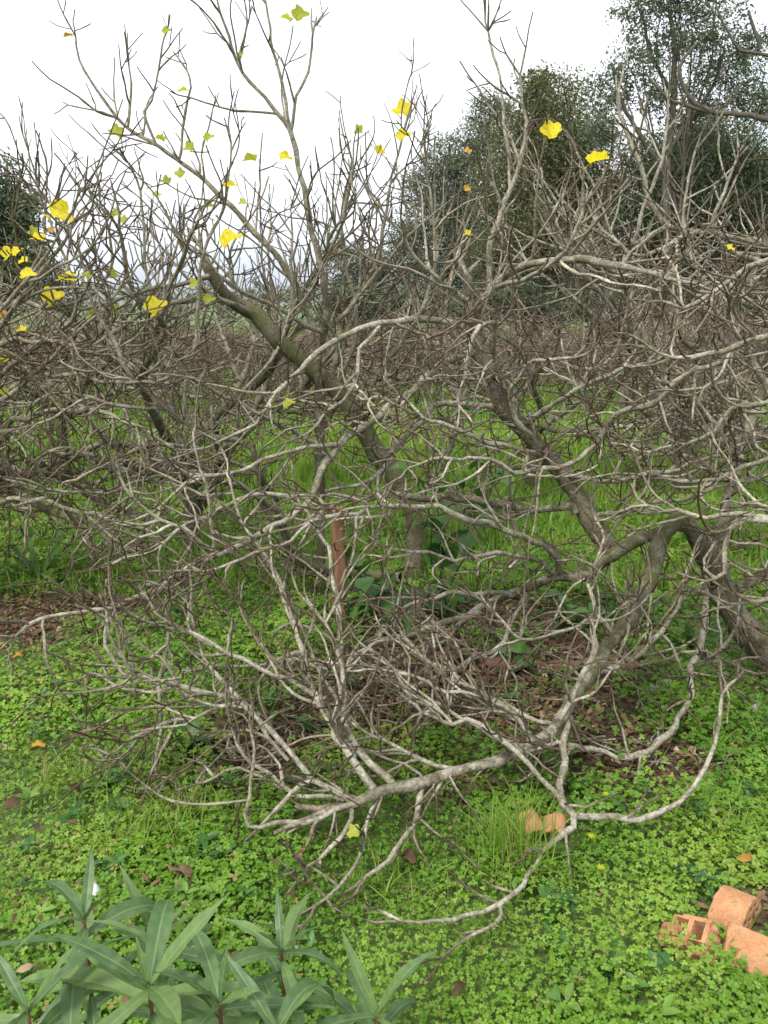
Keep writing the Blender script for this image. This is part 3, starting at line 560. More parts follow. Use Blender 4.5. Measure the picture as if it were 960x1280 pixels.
px_limb(F4, [(-70, 700, 4.3, 30), (-40, 640, 4.3, 24), (0, 597, 4.35, 20), (40, 592, 4.4, 18), (80, 598, 4.45, 15), (110, 620, 4.5, 12), (160, 640, 4.5, 9), (200, 650, 4.5, 6)], up=.03, tl=.36, dens=9)
px_limb(F4, [(-70, 690, 4.3, 28), (-30, 620, 4.4, 22), (10, 612, 4.3, 17), (60, 640, 4.2, 14), (110, 650, 4.2, 10), (150, 690, 4.1, 6)], up=.02, tl=.34, dens=8)
px_limb(F4, [(-60, 640, 4.3, 22), (-50, 540, 4.2, 17), (-30, 460, 4.1, 14), (20, 380, 3.9, 10), (60, 330, 3.9, 8), (85, 290, 3.9, 6), (60, 250, 3.9, 4)], up=.06, tl=.4, dens=7)
px_limb(F4, [(-50, 540, 4.2, 15), (0, 470, 4.1, 12), (50, 430, 4.0, 10), (90, 400, 3.9, 8), (92, 350, 3.9, 6), (70, 300, 3.9, 5), (45, 225, 3.9, 4)], up=.06, tl=.4, dens=7)
px_limb(F4, [(-40, 470, 4.2, 12), (10, 383, 4.1, 10), (60, 385, 4.05, 9), (110, 370, 4.0, 7), (140, 330, 4.0, 5), (125, 250, 4.0, 4)], up=.05, tl=.3, dens=6)
for rows in (
    [(-70, 700, 4.3, 20), (-20, 560, 3.9, 13), (40, 520, 3.7, 11), (100, 510, 3.6, 9), (160, 530, 3.5, 7), (220, 560, 3.4, 5)],
    [(-60, 640, 4.3, 16), (0, 540, 3.8, 12), (60, 560, 3.7, 10), (130, 580, 3.6, 8), (200, 600, 3.5, 6), (260, 620, 3.4, 5)],
    [(-50, 540, 4.2, 14), (20, 480, 3.8, 11), (80, 470, 3.7, 9), (150, 480, 3.6, 8), (210, 470, 3.6, 6)],
    [(-70, 690, 4.3, 18), (-20, 640, 3.7, 13), (40, 625, 3.5, 10), (110, 640, 3.4, 8), (170, 660, 3.3, 6)],
    [(-55, 560, 4.2, 14), (-10, 440, 3.9, 11), (50, 425, 3.8, 9), (120, 440, 3.8, 7), (180, 430, 3.8, 5)]):
    px_limb(F4, rows, up=.012, tl=.42, dens=6.5, subs=6)
grow_fig(F4, gnd(-70, 735), 6, 1.5, 1.6, (.03, 0), .06, 6.5, .42, .5, .1)
F5 = fig(gnd(852, 622), M_FIG, 505, 'bare grey fig tree standing in the grass behind the hooped limb, left of a neighbour')
px_limb(F5, [(850, 600, 6.4, 26), (845, 560, 6.4, 24), (832, 510, 6.4, 22), (812, 460, 6.4, 20), (790, 410, 6.4, 18), (768, 380, 6.3, 15), (745, 360, 6.3, 12), (720, 330, 6.3, 9), (700, 290, 6.3, 6)], up=.06, tl=.45, dens=9)
px_limb(F5, [(835, 515, 6.4, 16), (810, 520, 6.3, 14), (790, 480, 6.2, 12), (770, 430, 6.2, 10), (730, 380, 6.2, 8)], up=.06, tl=.45, dens=9)
grow_fig(F5, gnd(852, 622), 7, 1.8, 1.9, (-.03, 0), .075, 8, .46, .7, .2)
F6 = fig(gnd(1075, 700), M_FIG, 606, 'bare fig tree with pale upright shoots in front of the feathery tree')
px_limb(F6, [(1070, 560, 4.6, 30), (1030, 420, 4.4, 20), (970, 318, 4.2, 14), (922, 298, 4.2, 12), (872, 289, 4.2, 11), (835, 283, 4.2, 10), (814, 257, 4.2, 10), (802, 216, 4.2, 9), (791, 181, 4.2, 8), (775, 143, 4.2, 6)], up=.06, tl=.36, dens=9)
px_limb(F6, [(835, 283, 4.2, 9), (800, 300, 4.2, 8), (792, 305, 4.2, 8), (800, 275, 4.2, 8), (815, 235, 4.2, 7), (828, 200, 4.2, 7), (832, 165, 4.2, 6), (835, 125, 4.2, 4)], up=.06, tl=.25, dens=7)
px_limb(F6, [(980, 330, 4.25, 12), (930, 320, 4.1, 10), (890, 290, 4.0, 8), (905, 240, 4.0, 6), (925, 190, 4.0, 4)], up=.06, tl=.36, dens=7)
px_limb(F6, [(990, 345, 4.3, 11), (950, 380, 4.1, 10), (890, 360, 4.0, 9), (860, 310, 4.0, 7), (855, 250, 4.0, 5), (870, 190, 4.0, 4)], up=.06, tl=.36, dens=7)
px_limb(F6, [(872, 289, 4.2, 9), (845, 300, 4.1, 8), (800, 320, 4.0, 7), (770, 300, 4.0, 6), (745, 240, 4.0, 5), (720, 190, 4.0, 4)], up=.06, tl=.36, dens=7)
grow_fig(F6, gnd(1075, 700), 6, 1.7, 1.6, (-.1, 0), .07, 7, .44, .6, .5)
F7 = fig(gnd(660, 612), M_FIGB, 707, 'small bare fig tree in the grass between the trunks, before the brown vine rows')
grow_fig(F7, gnd(660, 612), 6, 1.3, 1.25, (0, 0), .055, 9, .42, .5, .7)
F8 = fig(gnd(85, 608), M_FIGB, 808, 'bare fig tree farthest back beside the dark round tree')
grow_fig(F8, gnd(85, 608), 7, 1.7, 1.5, (0, 0), .065, 5.5, .42, .6, .9, .5)
F9 = fig(gnd(400, 600), M_FIGB, 909, 'bare fig tree far behind the tall shoots, with a thicket of upright twigs')
grow_fig(F9, gnd(400, 600), 7, 1.6, 1.75, (0, 0), .06, 5.5, .46, .6, .3, .35)
F10 = fig(gnd(1010, 590), M_FIGB, 1010, 'bare fig tree farthest back on the right, below the feathery tree')
grow_fig(F10, gnd(1010, 590), 7, 1.8, 1.4, (0, 0), .07, 6, .46, .6, .3, .5)

# --- the last fig leaves, each hung on the nearest twig
def fig_leaf_mesh(name, seed, mat):
    rng = np.random.default_rng(seed); n = 40
    a = np.linspace(-math.pi, math.pi, n, endpoint=False)
    lob = np.zeros(n)
    for c, w, h in ((0, .34, 1.0), (1.0, .32, .9), (-1.0, .32, .9), (2.05, .36, .62), (-2.05, .36, .62)):
        lob = np.maximum(lob, h * np.exp(-((a - c) / w) ** 2 * .5))
    r = (.50 + .46 * lob ** .8) * (1 - .22 * np.exp(-((np.abs(a) - math.pi) / .3) ** 2)) * (1 + rng.normal(0, .025, n))
    cx, cy = np.cos(a), np.sin(a)
    fold = rng.uniform(.35, .95); curl = rng.uniform(.2, .7)
    rings = [np.zeros((1, 3))]
    for f in (.5, 1.0):
        x, y = cx * r * f + .28, cy * r * f
        z = fold * np.abs(y) ** 1.3 - curl * np.clip(x, 0, 2) ** 2 * .5 + ((rng.normal(0, .03, n) + .09 * np.sin(a * 5 + 1)) if f == 1 else 0)
        rings.append(np.stack([x, y, z], 1))
    rings[0][0] = (.28, 0, -.03)
    V = np.concatenate(rings); i = np.arange(n); j = (i + 1) % n
    T1 = np.stack([np.zeros(n, int), 1 + i, 1 + j], 1); Q = np.stack([1 + i, 1 + n + i, 1 + n + j, 1 + j], 1)
    # stalk
    k0 = len(V); st = []
    for s in range(4):
        t = s / 3.0
        for q in range(3): st.append((-.62 + .9 * t, .016 * math.cos(q * 2.1), -.25 * (1 - t) ** 2 + .016 * math.sin(q * 2.1)))
    V = np.concatenate([V, np.array(st)]); S = []
    for s in range(3):
        for q in range(3): S.append((k0 + s * 3 + q, k0 + s * 3 + (q + 1) % 3, k0 + s * 3 + 3 + (q + 1) % 3, k0 + s * 3 + 3 + q))
    V = V + np.array([.62, 0, .25]); tone = np.clip(rng.random() + rng.normal(0, .06, len(V)), 0, 1)
    return mesh_np(name, V, [T1, np.concatenate([Q, np.array(S)])], mat, {'tone': tone})
LEAF = {k: [fig_leaf_mesh('leaf', s * 7 + q, m) for q in range(4)] for s, (k, m) in enumerate((('y', M_YELLOW), ('g', M_LIME), ('b', M_AMBER)))}
SPOTS = [(365, 14, 22, 'g'), (374, 36, 28, 'g'), (210, 50, 15, 'g'), (85, 46, 17, 'b'), (157, 176, 26, 'g'), (200, 183, 18, 'g'), (228, 112, 18, 'g'), (318, 95, 10, 'g'),
         (351, 186, 22, 'y'), (452, 164, 17, 'g'), (468, 198, 18, 'y'), (514, 146, 34, 'y'), (502, 180, 26, 'y'), (582, 188, 16, 'b'), (585, 232, 12, 'b'), (590, 294, 13, 'y'),
         (680, 192, 34, 'y'), (739, 209, 40, 'y'), (909, 303, 14, 'y'), (54, 270, 42, 'y'), (60, 302, 26, 'y'), (22, 350, 28, 'y'), (95, 357, 32, 'y'), (62, 391, 38, 'y'),
         (32, 414, 18, 'y'), (285, 318, 40, 'y'), (188, 404, 38, 'y'), (265, 385, 20, 'g'), (362, 516, 24, 'g'), (140, 278, 22, 'g'), (160, 278, 16, 'g'), (215, 240, 20, 'g'),
         (228, 225, 18, 'g'), (278, 235, 24, 'y'), (318, 208, 26, 'g'), (245, 190, 20, 'g'), (270, 172, 18, 'g'), (195, 245, 16, 'g'), (10, 328, 26, 'y'), (35, 328, 18, 'y'),
         (72, 298, 18, 'b'), (135, 345, 22, 'g'), (240, 355, 22, 'g'), (150, 395, 20, 'g'), (110, 395, 18, 'g'), (450, 1045, 30, 'g'), (8, 452, 16, 'y'), (6, 500, 16, 'g'),
         (45, 300, 20, 'g'), (262, 252, 16, 'g'), (300, 250, 15, 'g'), (20, 318, 20, 'y'), (112, 350, 18, 'g'), (5, 405, 20, 'b')]
def hang_leaves():
    pool = []
    for tr in (F1, F2, F4):
        P = np.array([tuple(t) for t in tr.tips]); ok = P[:, 1] > 1.2; P = P[ok]
        pool.append((tr, P, project(P)))
    rnd = random.Random(77)
    for (px, py, size, c) in SPOTS:
        best = None
        for tr, P, q in pool:
            d = np.hypot(q[:, 0] - px, q[:, 1] - py + 0) + 3.0 * np.abs(P[:, 1] - (2.1 if py > 700 else 3.9)); i = int(d.argmin())
            if best is None or d[i] < best[0]: best = (d[i], tr, P[i])
        dist, tr, p = best
        s = size * p[1] / FPX / 2.25
        o = obj('leaf', rnd.choice(LEAF[c]), tr.root)
        tgt = at(px, py, p[1]) - Vector(p)
        az = math.atan2(tgt.y, tgt.x) if tgt.length > .01 else rnd.uniform(0, 6.28)
        az = az if abs(math.sin(az)) < .2 else rnd.uniform(-.7, .7) + (math.pi if tgt.x < 0 else 0)
        face = Matrix.Rotation(az, 4, 'Z') @ Matrix.Rotation(rnd.uniform(-.9, .2), 4, 'Y') @ Matrix.Rotation(rnd.uniform(.15, 1.15) * (1 if math.cos(az) > 0 else -1), 4, 'X')
        reach = min(1.0, .05 / max(tgt.length, 1e-6))
        p0 = Vector(p)
        o.matrix_local = Matrix.Translation(p0 - tr.o) @ face @ Matrix.Scale(s, 4)
hang_leaves()

# ------------------------------------------------------------------ stake, posts, log, stones
def prism(name, mat, size, n_sub=6, bend=.006, seed=1, taper=.9, top_slope=.15):
    """rough squared timber, stands on z = 0"""
    rng = np.random.default_rng(seed); w, d, h = size; V, F = [], []
    c = .18
    sec = [(-.5 + c, -.5), (.5 - c, -.5), (.5, -.5 + c), (.5, .5 - c), (.5 - c, .5), (-.5 + c, .5), (-.5, .5 - c), (-.5, -.5 + c)]
    for i in range(n_sub + 1):
        t = i / n_sub; k = 1 - (1 - taper) * t; bx, by = rng.normal(0, bend, 2)
        for (x, y) in sec: V.append((x * w * k * (1 + rng.normal(0, .03)) + bx, y * d * k * (1 + rng.normal(0, .03)) + by, h * t + (top_slope * w * x * 2 if i == n_sub else 0)))
    m = len(sec)
    for i in range(n_sub):
        for j in range(m): F.append((i * m + j, i * m + (j + 1) % m, (i + 1) * m + (j + 1) % m, (i + 1) * m + j))
    me = bpy.data.meshes.new(name); me.from_pydata(V, [], F + [tuple(range(m - 1, -1, -1)), tuple(n_sub * m + j for j in range(m))]); me.materials.append(mat); me.update()
    return me
g = gnd(427, 792)
obj('garden_stake', prism('garden_stake', M_STAKE, (.058, .045, .68), 7, .003, 3), None, 'weathered reddish wooden stake standing among the fig branches', 'stake', loc=(g.x, g.y, g.z - .03)).rotation_euler = (R(1), R(-1.5), R(20))
for (px, py, h, w, lab) in ((778, 517, 1.35, .11, 'dark wooden post with a pointed top in the grass left of the grey fig trunk'), (605, 500, 1.3, .09, 'thin dark wooden post in the vine row behind the front fig leader'), (905, 505, 1.35, .10, 'dark wooden post in the vine row behind the grey fig tree')):
    g = gnd(px, py)
    obj('wooden_post', prism('wooden_post', M_POST, (w, w, h), 6, .006, px, .85), None, lab, 'post', 'posts of the vine rows', loc=(g.x, g.y, -.04))

def rough_block(name, mat, dims, seed, rough=.12, sub=3):
    import bmesh
    bm = bmesh.new(); bmesh.ops.create_icosphere(bm, subdivisions=sub, radius=.5); rng = np.random.default_rng(seed)
    planes = rng.normal(0, 1, (9, 3)); planes /= np.linalg.norm(planes, axis=1)[:, None]; off = rng.uniform(.26, .42, 9)
    for v in bm.verts:
        p = np.array(v.co)
        for n_, o_ in zip(planes, off):
            e = p @ n_ - o_
            if e > 0: p = p - n_ * e * .95
        p = p * (1 + rng.normal(0, rough * .08)); v.co = (p[0] * dims[0] * 1.2, p[1] * dims[1] * 1.2, p[2] * dims[2] * 1.2)
    me = bpy.data.meshes.new(name); bm.to_mesh(me); bm.free(); me.materials.append(mat); return me
for (px, py, dims, sd, lab) in ((831, 866, (.085, .07, .05), 4, 'pale grey stone on the clover beside the loop of branch'), (944, 893, (.06, .05, .045), 7, 'small pale stone on the clover below the leaning fig trunk'), (812, 812 + 55, (.05, .05, .03), 9, 'tiny pale stone next to the larger one')):
    g = gnd(px, py); obj('stone', rough_block('stone', M_STONE, dims, sd), None, lab, 'stone', 'stones on the clover', loc=(g.x, g.y, float(gh(g.x, g.y)) + dims[2] * .5))
def build_log():
    t = Tubes(); a, b = gnd(600, 832), gnd(790, 838); rng = np.random.default_rng(3); c = (a + b) / 2
    P = [np.array(a.lerp(b, i / 14)) - np.array(c) + np.array((0, rng.normal(0, .008), .012 + rng.normal(0, .008))) for i in range(15)]
    t.add(P, [.036 * (1 - .02 * i) * (1 + rng.normal(0, .12)) for i in range(15)], 10, True, .16, rng)
    obj('fallen_log', t.mesh('fallen_log', M_LOG), None, 'dark rotten log lying in the leaf litter under the fig', 'log', loc=(c.x, c.y, 0))
build_log()
g = gnd(120, 1150)
def scrap(name, seed, w, h):
    rng = np.random.default_rng(seed); n = 6; V = []
    for i in range(n):
        for j in range(n): V.append(((i / (n - 1) - .5) * w, (j / (n - 1) - .5) * h, .012 + rng.random() * .02 + .03 * math.sin(i * .9)))
    V = np.array(V); i, j = np.meshgrid(np.arange(n - 1), np.arange(n - 1)); k = (i * n + j).ravel()
    me = mesh_np(name, V, [np.stack([k, k + n, k + n + 1, k + 1], 1)], M_PAPER); return me
o = obj('paper_scrap', scrap('paper_scrap', 2, .07, .05), None, 'crumpled white scrap on the ground behind the lance-leaved plants', 'litter', loc=(g.x, g.y, float(gh(g.x, g.y)) + .03))
o.modifiers.new('thick', 'SOLIDIFY').thickness = .002

# ------------------------------------------------------------------ broken terracotta pieces
CLAY = []                                             # (x, y, r): spots kept clear of clover
def solid(name, V, F, mat, bev=.003):
    me = bpy.data.meshes.new(name); me.from_pydata([tuple(v) for v in V], [], F); me.materials.append(mat); me.update()
    return me
def half_drum(name, r, length, seed):
    """half round hollow-brick piece: outer curved face and an end face pierced by small cells"""
    import bmesh
    rng = np.random.default_rng(seed); n = 22; bm = bmesh.new()
    prof = [(r * math.cos(math.pi * i / n) * (1 + rng.normal(0, .008)), r * math.sin(math.pi * i / n) * .92) for i in range(n + 1)]
    prof += [(r * x, rng.normal(0, .002) - .01) for x in (-.5, 0, .5)]
    fr = [bm.verts.new((x, -length / 2 + rng.normal(0, .0012), z)) for x, z in prof]; bk = [bm.verts.new((x, length / 2 + rng.normal(0, .0015), z * .96)) for x, z in prof]
    m = len(prof)
    for i in range(m): bm.faces.new((fr[i], fr[(i + 1) % m], bk[(i + 1) % m], bk[i]))
    bm.faces.new(fr); bm.faces.new(list(reversed(bk))); bmesh.ops.recalc_face_normals(bm, faces=bm.faces[:])
    me = bpy.data.meshes.new(name); bm.to_mesh(me); bm.free(); me.materials.append(M_CLAY); return me
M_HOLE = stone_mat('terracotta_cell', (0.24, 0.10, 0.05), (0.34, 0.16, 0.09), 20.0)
def cut_cells(o, cutters):
    """boolean the cells out of a clay piece, then drop the cutters"""
    for me, loc in cutters:
        c = bpy.data.objects.new('cutter', me); C.objects.link(c); c.matrix_world = o.matrix_world @ Matrix.Translation(loc)
        md = o.modifiers.new('cell', 'BOOLEAN'); md.object = c; md.operation = 'DIFFERENCE'; md.solver = 'EXACT'
    bpy.context.view_layer.update()
    dg = bpy.context.evaluated_depsgraph_get(); me2 = bpy.data.meshes.new_from_object(o.evaluated_get(dg))
    cs = [m.object for m in o.modifiers]; o.modifiers.clear(); o.data = me2
    for c in cs: bpy.data.objects.remove(c)
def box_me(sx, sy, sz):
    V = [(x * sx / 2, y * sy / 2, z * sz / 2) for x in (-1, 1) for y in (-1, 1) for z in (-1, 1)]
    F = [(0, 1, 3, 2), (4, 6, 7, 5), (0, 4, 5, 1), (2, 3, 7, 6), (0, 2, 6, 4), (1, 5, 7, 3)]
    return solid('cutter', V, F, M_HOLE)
def jitter_box(sx, sy, sz, seed, j=.004, n=6):
    import bmesh
    bm = bmesh.new(); bmesh.ops.create_cube(bm, size=1.0); bmesh.ops.subdivide_edges(bm, edges=bm.edges[:], cuts=n - 1, use_grid_fill=True); rng = np.random.default_rng(seed)
    for v in bm.verts:
        e = sum(abs(abs(q) - .5) < 1e-4 for q in v.co); k = 1.0 if e < 2 else (1 - .012 * e)
        v.co = Vector((v.co.x * sx, v.co.y * sy, v.co.z * sz)) * k + Vector(rng.normal(0, j * .25, 3)) * (1.6 if v.co.x > .49 else .5)
    me = bpy.data.meshes.new('block'); bm.to_mesh(me); bm.free(); me.materials.append(M_CLAY); return me
def place_clay():
    grp = 'broken terracotta pieces'
    def put(px, py, me, lab, rot, z, clear):
        g = gnd(px, py, z); o = obj('clay_fragment', me, None, lab, 'brick fragment', grp, loc=(g.x, g.y, z)); o.rotation_euler = tuple(R(a) for a in rot); CLAY.append((g.x, g.y, clear)); bpy.context.view_layer.update(); return o
    o = put(918, 1146, half_drum('clay_fragment', .073, .085, 3), 'half-round terracotta fragment with pierced end, lying in clover beside the flat slab', (-4, 6, 46), .03, .085)
    cut_cells(o, [(box_me(.022, .05, .017), Vector((x, -.042, z))) for x, z in ((-.042, .022), (-.012, .045), (.020, .044), (.045, .018), (-.012, .016), (.018, .016))])
    o = put(868, 1176, jitter_box(.10, .085, .085, 5, .007), 'broken terracotta hollow brick with open cells, half sunk in clover between the other pieces', (22, -18, -42), .042, .065)
    cut_cells(o, [(box_me(.036, .055, .09), Vector((-.024, .0, .03))), (box_me(.030, .05, .09), Vector((.022, .004, .025))), (box_me(.08, .05, .06), Vector((.045, -.05, .04))), (box_me(.05, .03, .05), Vector((-.05, .05, .045)))])
    put(838, 1168, jitter_box(.055, .03, .05, 15, .006), 'small terracotta chip almost hidden in clover beside the hollow brick', (8, 20, 20), .045, .03)
    put(951, 1195, jitter_box(.17, .028, .095, 8, .004, 7), 'flat terracotta slab leaning in the clover in front of the half-round piece', (-40, 9, -24), .042, .065)
    # barrel-tile shards by the tall grass tuft
    for (px, py, rz, ry, sc, lab) in ((663, 1050, 12, 4, 1.15, 'curved terracotta roof-tile shard beside the tall grass tuft'), (694, 1050, -18, -8, 1.0, 'smaller curved terracotta shard touching the first, under the bent branch')):
        rng = np.random.default_rng(px); n, m = 10, 5; V, F = [], []
        for lay in (0, 1):
            for i in range(n + 1):
                a = math.pi * (.12 + .76 * i / n); rr = (.034 - .009 * lay) * sc
                for j in range(m + 1): V.append((rr * math.cos(a) * 1.15, (j / m - .5) * .07 * sc + rng.normal(0, .0015) + (rng.normal(0, .003) + .004 * math.sin(i * .6) if j in (0, m) else 0), rr * math.sin(a)))
        L = (n + 1) * (m + 1); ix = lambda l, i, j: l * L + i * (m + 1) + j
        for i in range(n):
            for j in range(m):
                F.append((ix(0, i, j), ix(0, i + 1, j), ix(0, i + 1, j + 1), ix(0, i, j + 1))); F.append((ix(1, i, j), ix(1, i, j + 1), ix(1, i + 1, j + 1), ix(1, i + 1, j)))
            F.append((ix(0, i, 0), ix(1, i, 0), ix(1, i + 1, 0), ix(0, i + 1, 0))); F.append((ix(0, i, m), ix(0, i + 1, m), ix(1, i + 1, m), ix(1, i, m)))
        for j in range(m):
            F.append((ix(0, 0, j), ix(0, 0, j + 1), ix(1, 0, j + 1), ix(1, 0, j))); F.append((ix(0, n, j), ix(1, n, j), ix(1, n, j + 1), ix(0, n, j + 1)))
        g = gnd(px, py); o = obj('tile_shard', solid('tile_shard', V, F, M_CLAY), None, lab, 'tile fragment', 'terracotta tile shards', loc=(g.x, g.y + .02, .025)); CLAY.append((g.x, g.y - .02, .06)); o.rotation_euler = (R(10), R(ry), R(rz)); o.data.shade_smooth()
place_clay()

# ------------------------------------------------------------------ lance-leaved plants in front
def lance_mesh(seed, bend):
    rng = np.random.default_rng(seed); n = 14; V, tone, vein = [], [], []
    fold = rng.uniform(.15, .4); tw = rng.uniform(-.3, .3); sw = rng.uniform(-.08, .08); cols = (-1, -.6, -.14, -.06, .06, .14, .6, 1)
    for i in range(n + 1):
        t = i / n; w = .073 * (math.sin(math.pi * min(1, t * .96 + .04) ** .9) ** 1.05) * (1 if i < n else .03) + (.01 if t < .08 else 0)
        x = t * math.cos(bend * t * .6); z = .22 * t - bend * t * t * .6
        for s in cols:
            wav = .010 * math.sin(t * 17 + s * 2 + seed) * abs(s)
            V.append((x, s * w + sw * t * t, z + fold * abs(s) * w + wav + tw * s * w * t)); vein.append(.62 if abs(s) < .07 else (.16 if (i % 2 and abs(s) > .5) else 0)); tone.append(.45 + .42 * math.sin(seed * 2.3) + rng.normal(0, .04))
    m = len(cols); F = [(i * m + j, i * m + j + 1, i * m + j + m + 1, i * m + j + m) for i in range(n) for j in range(m - 1)]
    return mesh_np('leaf', np.array(V), [np.array(F)], M_LANCE, {'tone': np.array(tone), 'vein': np.array(vein)})
LANCE = [lance_mesh(i + 1, b) for i, b in enumerate((.15, .35, .65, .8, 1.0, .5, .9, 1.15, .6, .75))]
M_STEM = stone_mat('red_stem', (0.10, 0.035, 0.02), (0.17, 0.075, 0.04), 30.0, .6, .001)
def lance_plant(px, py, Y, seed, nl, L, lab, tilt=(0, 0)):
    rnd = random.Random(seed); tip = at(px, py, Y); base = Vector((tip.x + tilt[0], tip.y + tilt[1], 0))
    root = empty('lance_leaved_plant', base, lab, 'plant', 'lance-leaved plants in front of the fig')
    t = Tubes(); n = 24; H = tip - base
    P = [H * (i / n) + Vector((.012 * math.sin(i * .5 + seed), .012 * math.cos(i * .6), 0)) * (1 - i / n) for i in range(n + 1)]
    t.add(P, [.0055 - .0027 * i / n for i in range(n + 1)], 7); obj('stem', t.mesh('stem', M_STEM), root)
    az = rnd.uniform(0, 6.28)
    for i in range(nl):
        f = i / nl; h = 1 - .5 * max(0, f - .25) ** 1.1 - .02 * f; p = H * h + (P[int(h * n)] - H * (int(h * n) / n)); az += 2.4 + rnd.uniform(-.3, .3)
        pit = R(56 - 190 * f) if f < .2 else R(8 - 40 * f + rnd.uniform(-16, 14))
        o = obj('leaf', rnd.choice(LANCE[:2] if f < .15 else LANCE), root)
        s = L * (.42 + .58 * min(1, f * 4)) * rnd.uniform(.7, 1.15)
        o.matrix_local = Matrix.Translation(p) @ Matrix.Rotation(az, 4, 'Z') @ Matrix.Rotation(-pit, 4, 'Y') @ Matrix.Rotation(rnd.uniform(-.35, .35), 4, 'X') @ Matrix.Scale(s, 4)
for a in ((105, 1150, 1.06, 1, 20, .20, 'lance-leaved plant with tall dark red stem, at the outer end of its clump'),
          (186, 1232, .93, 2, 22, .235, 'lance-leaved plant whose rosette spreads widest, in the middle of the clump'),
          (198, 1175, 1.15, 3, 18, .19, 'lance-leaved plant at the back of the clump'),
          (352, 1190, 1.06, 4, 20, .19, 'lance-leaved plant with upright top leaves, nearest the forked branch on the ground'),
          (472, 1268, .97, 5, 19, .22, 'lance-leaved plant at the clay-fragment end of the clump'),
          (275, 1255, .92, 6, 18, .20, 'lance-leaved plant half covered by its neighbours'),
          (35, 1265, .90, 7, 17, .22, 'lance-leaved plant with drooping leaves below the dark red stem'),
          (345, 1290, .87, 8, 16, .20, 'lowest lance-leaved plant between two taller ones')):
    lance_plant(*a)

# ------------------------------------------------------------------ broad-leaved weeds, strap leaves, fern, tall tufts
def oval_mesh(seed, wide):
    rng = np.random.default_rng(seed); n = 8; V, tone = [], []
    fold, bend = rng.uniform(.1, .35), rng.uniform(.2, .8)
    for i in range(n + 1):
        t = i / n; w = wide * (math.sin(math.pi * min(1, t * .98 + .02) ** .75) ** .8) * (1 if i < n else .02)
        for s in (-1, -.5, 0, .5, 1): V.append((t, s * w, fold * abs(s) * w - bend * t * t * .5 + .015 * math.sin(t * 15 + s * 3))); tone.append(.5 + .25 * math.sin(seed * 3) + rng.normal(0, .05))
    F = [(i * 5 + j, i * 5 + j + 1, i * 5 + j + 6, i * 5 + j + 5) for i in range(n) for j in range(4)]
    return mesh_np('leaf', np.array(V), [np.array(F)], M_WEED, {'tone': np.array(tone)})
OVAL = [oval_mesh(i, w) for i, w in enumerate((.28, .32, .36, .24, .3, .4))]
STRAP = [oval_mesh(40 + i, w) for i, w in enumerate((.045, .055, .05))]
def rosette(name, px, py, n, L, lab, cat, pool, pitch=(25, 65), group=None, seed=0, base=None):
    rnd = random.Random(seed); g = base or gnd(px, py); root = empty(name, (g.x, g.y, float(gh(g.x, g.y)) + .005), lab, cat, group); az = rnd.uniform(0, 6)
    for i in range(n):
        az += 2.4 + rnd.uniform(-.3, .3); o = obj('leaf', rnd.choice(pool), root); s = L * rnd.uniform(.65, 1.15)
        o.matrix_local = Matrix.Translation((rnd.gauss(0, .008), rnd.gauss(0, .008), 0)) @ Matrix.Rotation(az, 4, 'Z') @ Matrix.Rotation(-R(rnd.uniform(*pitch)), 4, 'Y') @ Matrix.Rotation(rnd.uniform(-.4, .4), 4, 'X') @ Matrix.Scale(s, 4)
rosette('dock_plant', 238, 945, 14, .12, 'dark green dock rosette at the edge of the leaf litter by the thin upright branch', 'plant', OVAL, (20, 60), seed=1)
rosette('dock_plant', 690, 1148, 6, .085, 'bright dock rosette in the clover below the fallen branch tips', 'plant', OVAL, (35, 70), seed=2)
rosette('dock_plant', 770, 1222, 6, .08, 'pale dock rosette in open clover beside the hollow brick', 'plant', OVAL, (30, 70), seed=3)
rosette('dock_plant', 135, 985, 6, .085, 'small dock rosette with pale leaves in the clover, far from the branches', 'plant', OVAL, (15, 50), seed=4)
rosette('dock_plant', 815, 1150, 4, .09, 'leafy weed against the hollow brick and the half-round piece', 'plant', OVAL, (30, 60), seed=5)
rosette('dock_plant', 700, 1195, 5, .07, 'low pale weed in open clover before the bright dock rosette', 'plant', OVAL, (20, 60), seed=6)
rosette('strap_leaf_plant', 52, 728, 15, .42, 'dark strap-leaved clump on the clover beyond the bare soil patch', 'plant', STRAP, (15, 75), seed=7)
rosette('strap_leaf_plant', 862, 812, 22, .30, 'dark fern-like clump under the hooped fig limb', 'plant', STRAP, (10, 60), seed=8)
def leafy_weed(px, py, top_px, top_py, Y, n, L, lab, seed, spread=.12):
    rnd = random.Random(seed); g = gnd(px, py); b = Vector((g.x, Y, 0)); tip = at(top_px, top_py, Y); root = empty('leafy_weed', b, lab, 'plant', 'broad-leaved weeds under the figs')
    for q in range(3):
        e = tip - b + Vector((rnd.gauss(0, spread), rnd.gauss(0, spread), -abs(rnd.gauss(0, .12)))); t = Tubes(); m = 12
        P = [e * (i / m) + Vector((.02 * math.sin(i + q), .02 * math.cos(i * 1.3 + q), 0)) for i in range(m + 1)]
        t.add(P, [.006 - .0035 * i / m for i in range(m + 1)], 5); obj('stem', t.mesh('stem', M_WEED), root)
        for i in range(n):
            p = P[rnd.randint(3, m)]; o = obj('leaf', rnd.choice(OVAL), root)
            o.matrix_local = Matrix.Translation(p) @ Matrix.Rotation(rnd.uniform(0, 6.28), 4, 'Z') @ Matrix.Rotation(R(rnd.uniform(-20, 55)), 4, 'Y') @ Matrix.Rotation(rnd.uniform(-.5, .5), 4, 'X') @ Matrix.Scale(L * rnd.uniform(.6, 1.2), 4)
leafy_weed(470, 780, 465, 645, 3.75, 9, .15, 'broad dark leaves climbing beside the wooden stake', 11)
leafy_weed(560, 790, 565, 570, 3.85, 11, .13, 'tall leafy green weed growing up through the middle of the front fig', 12)
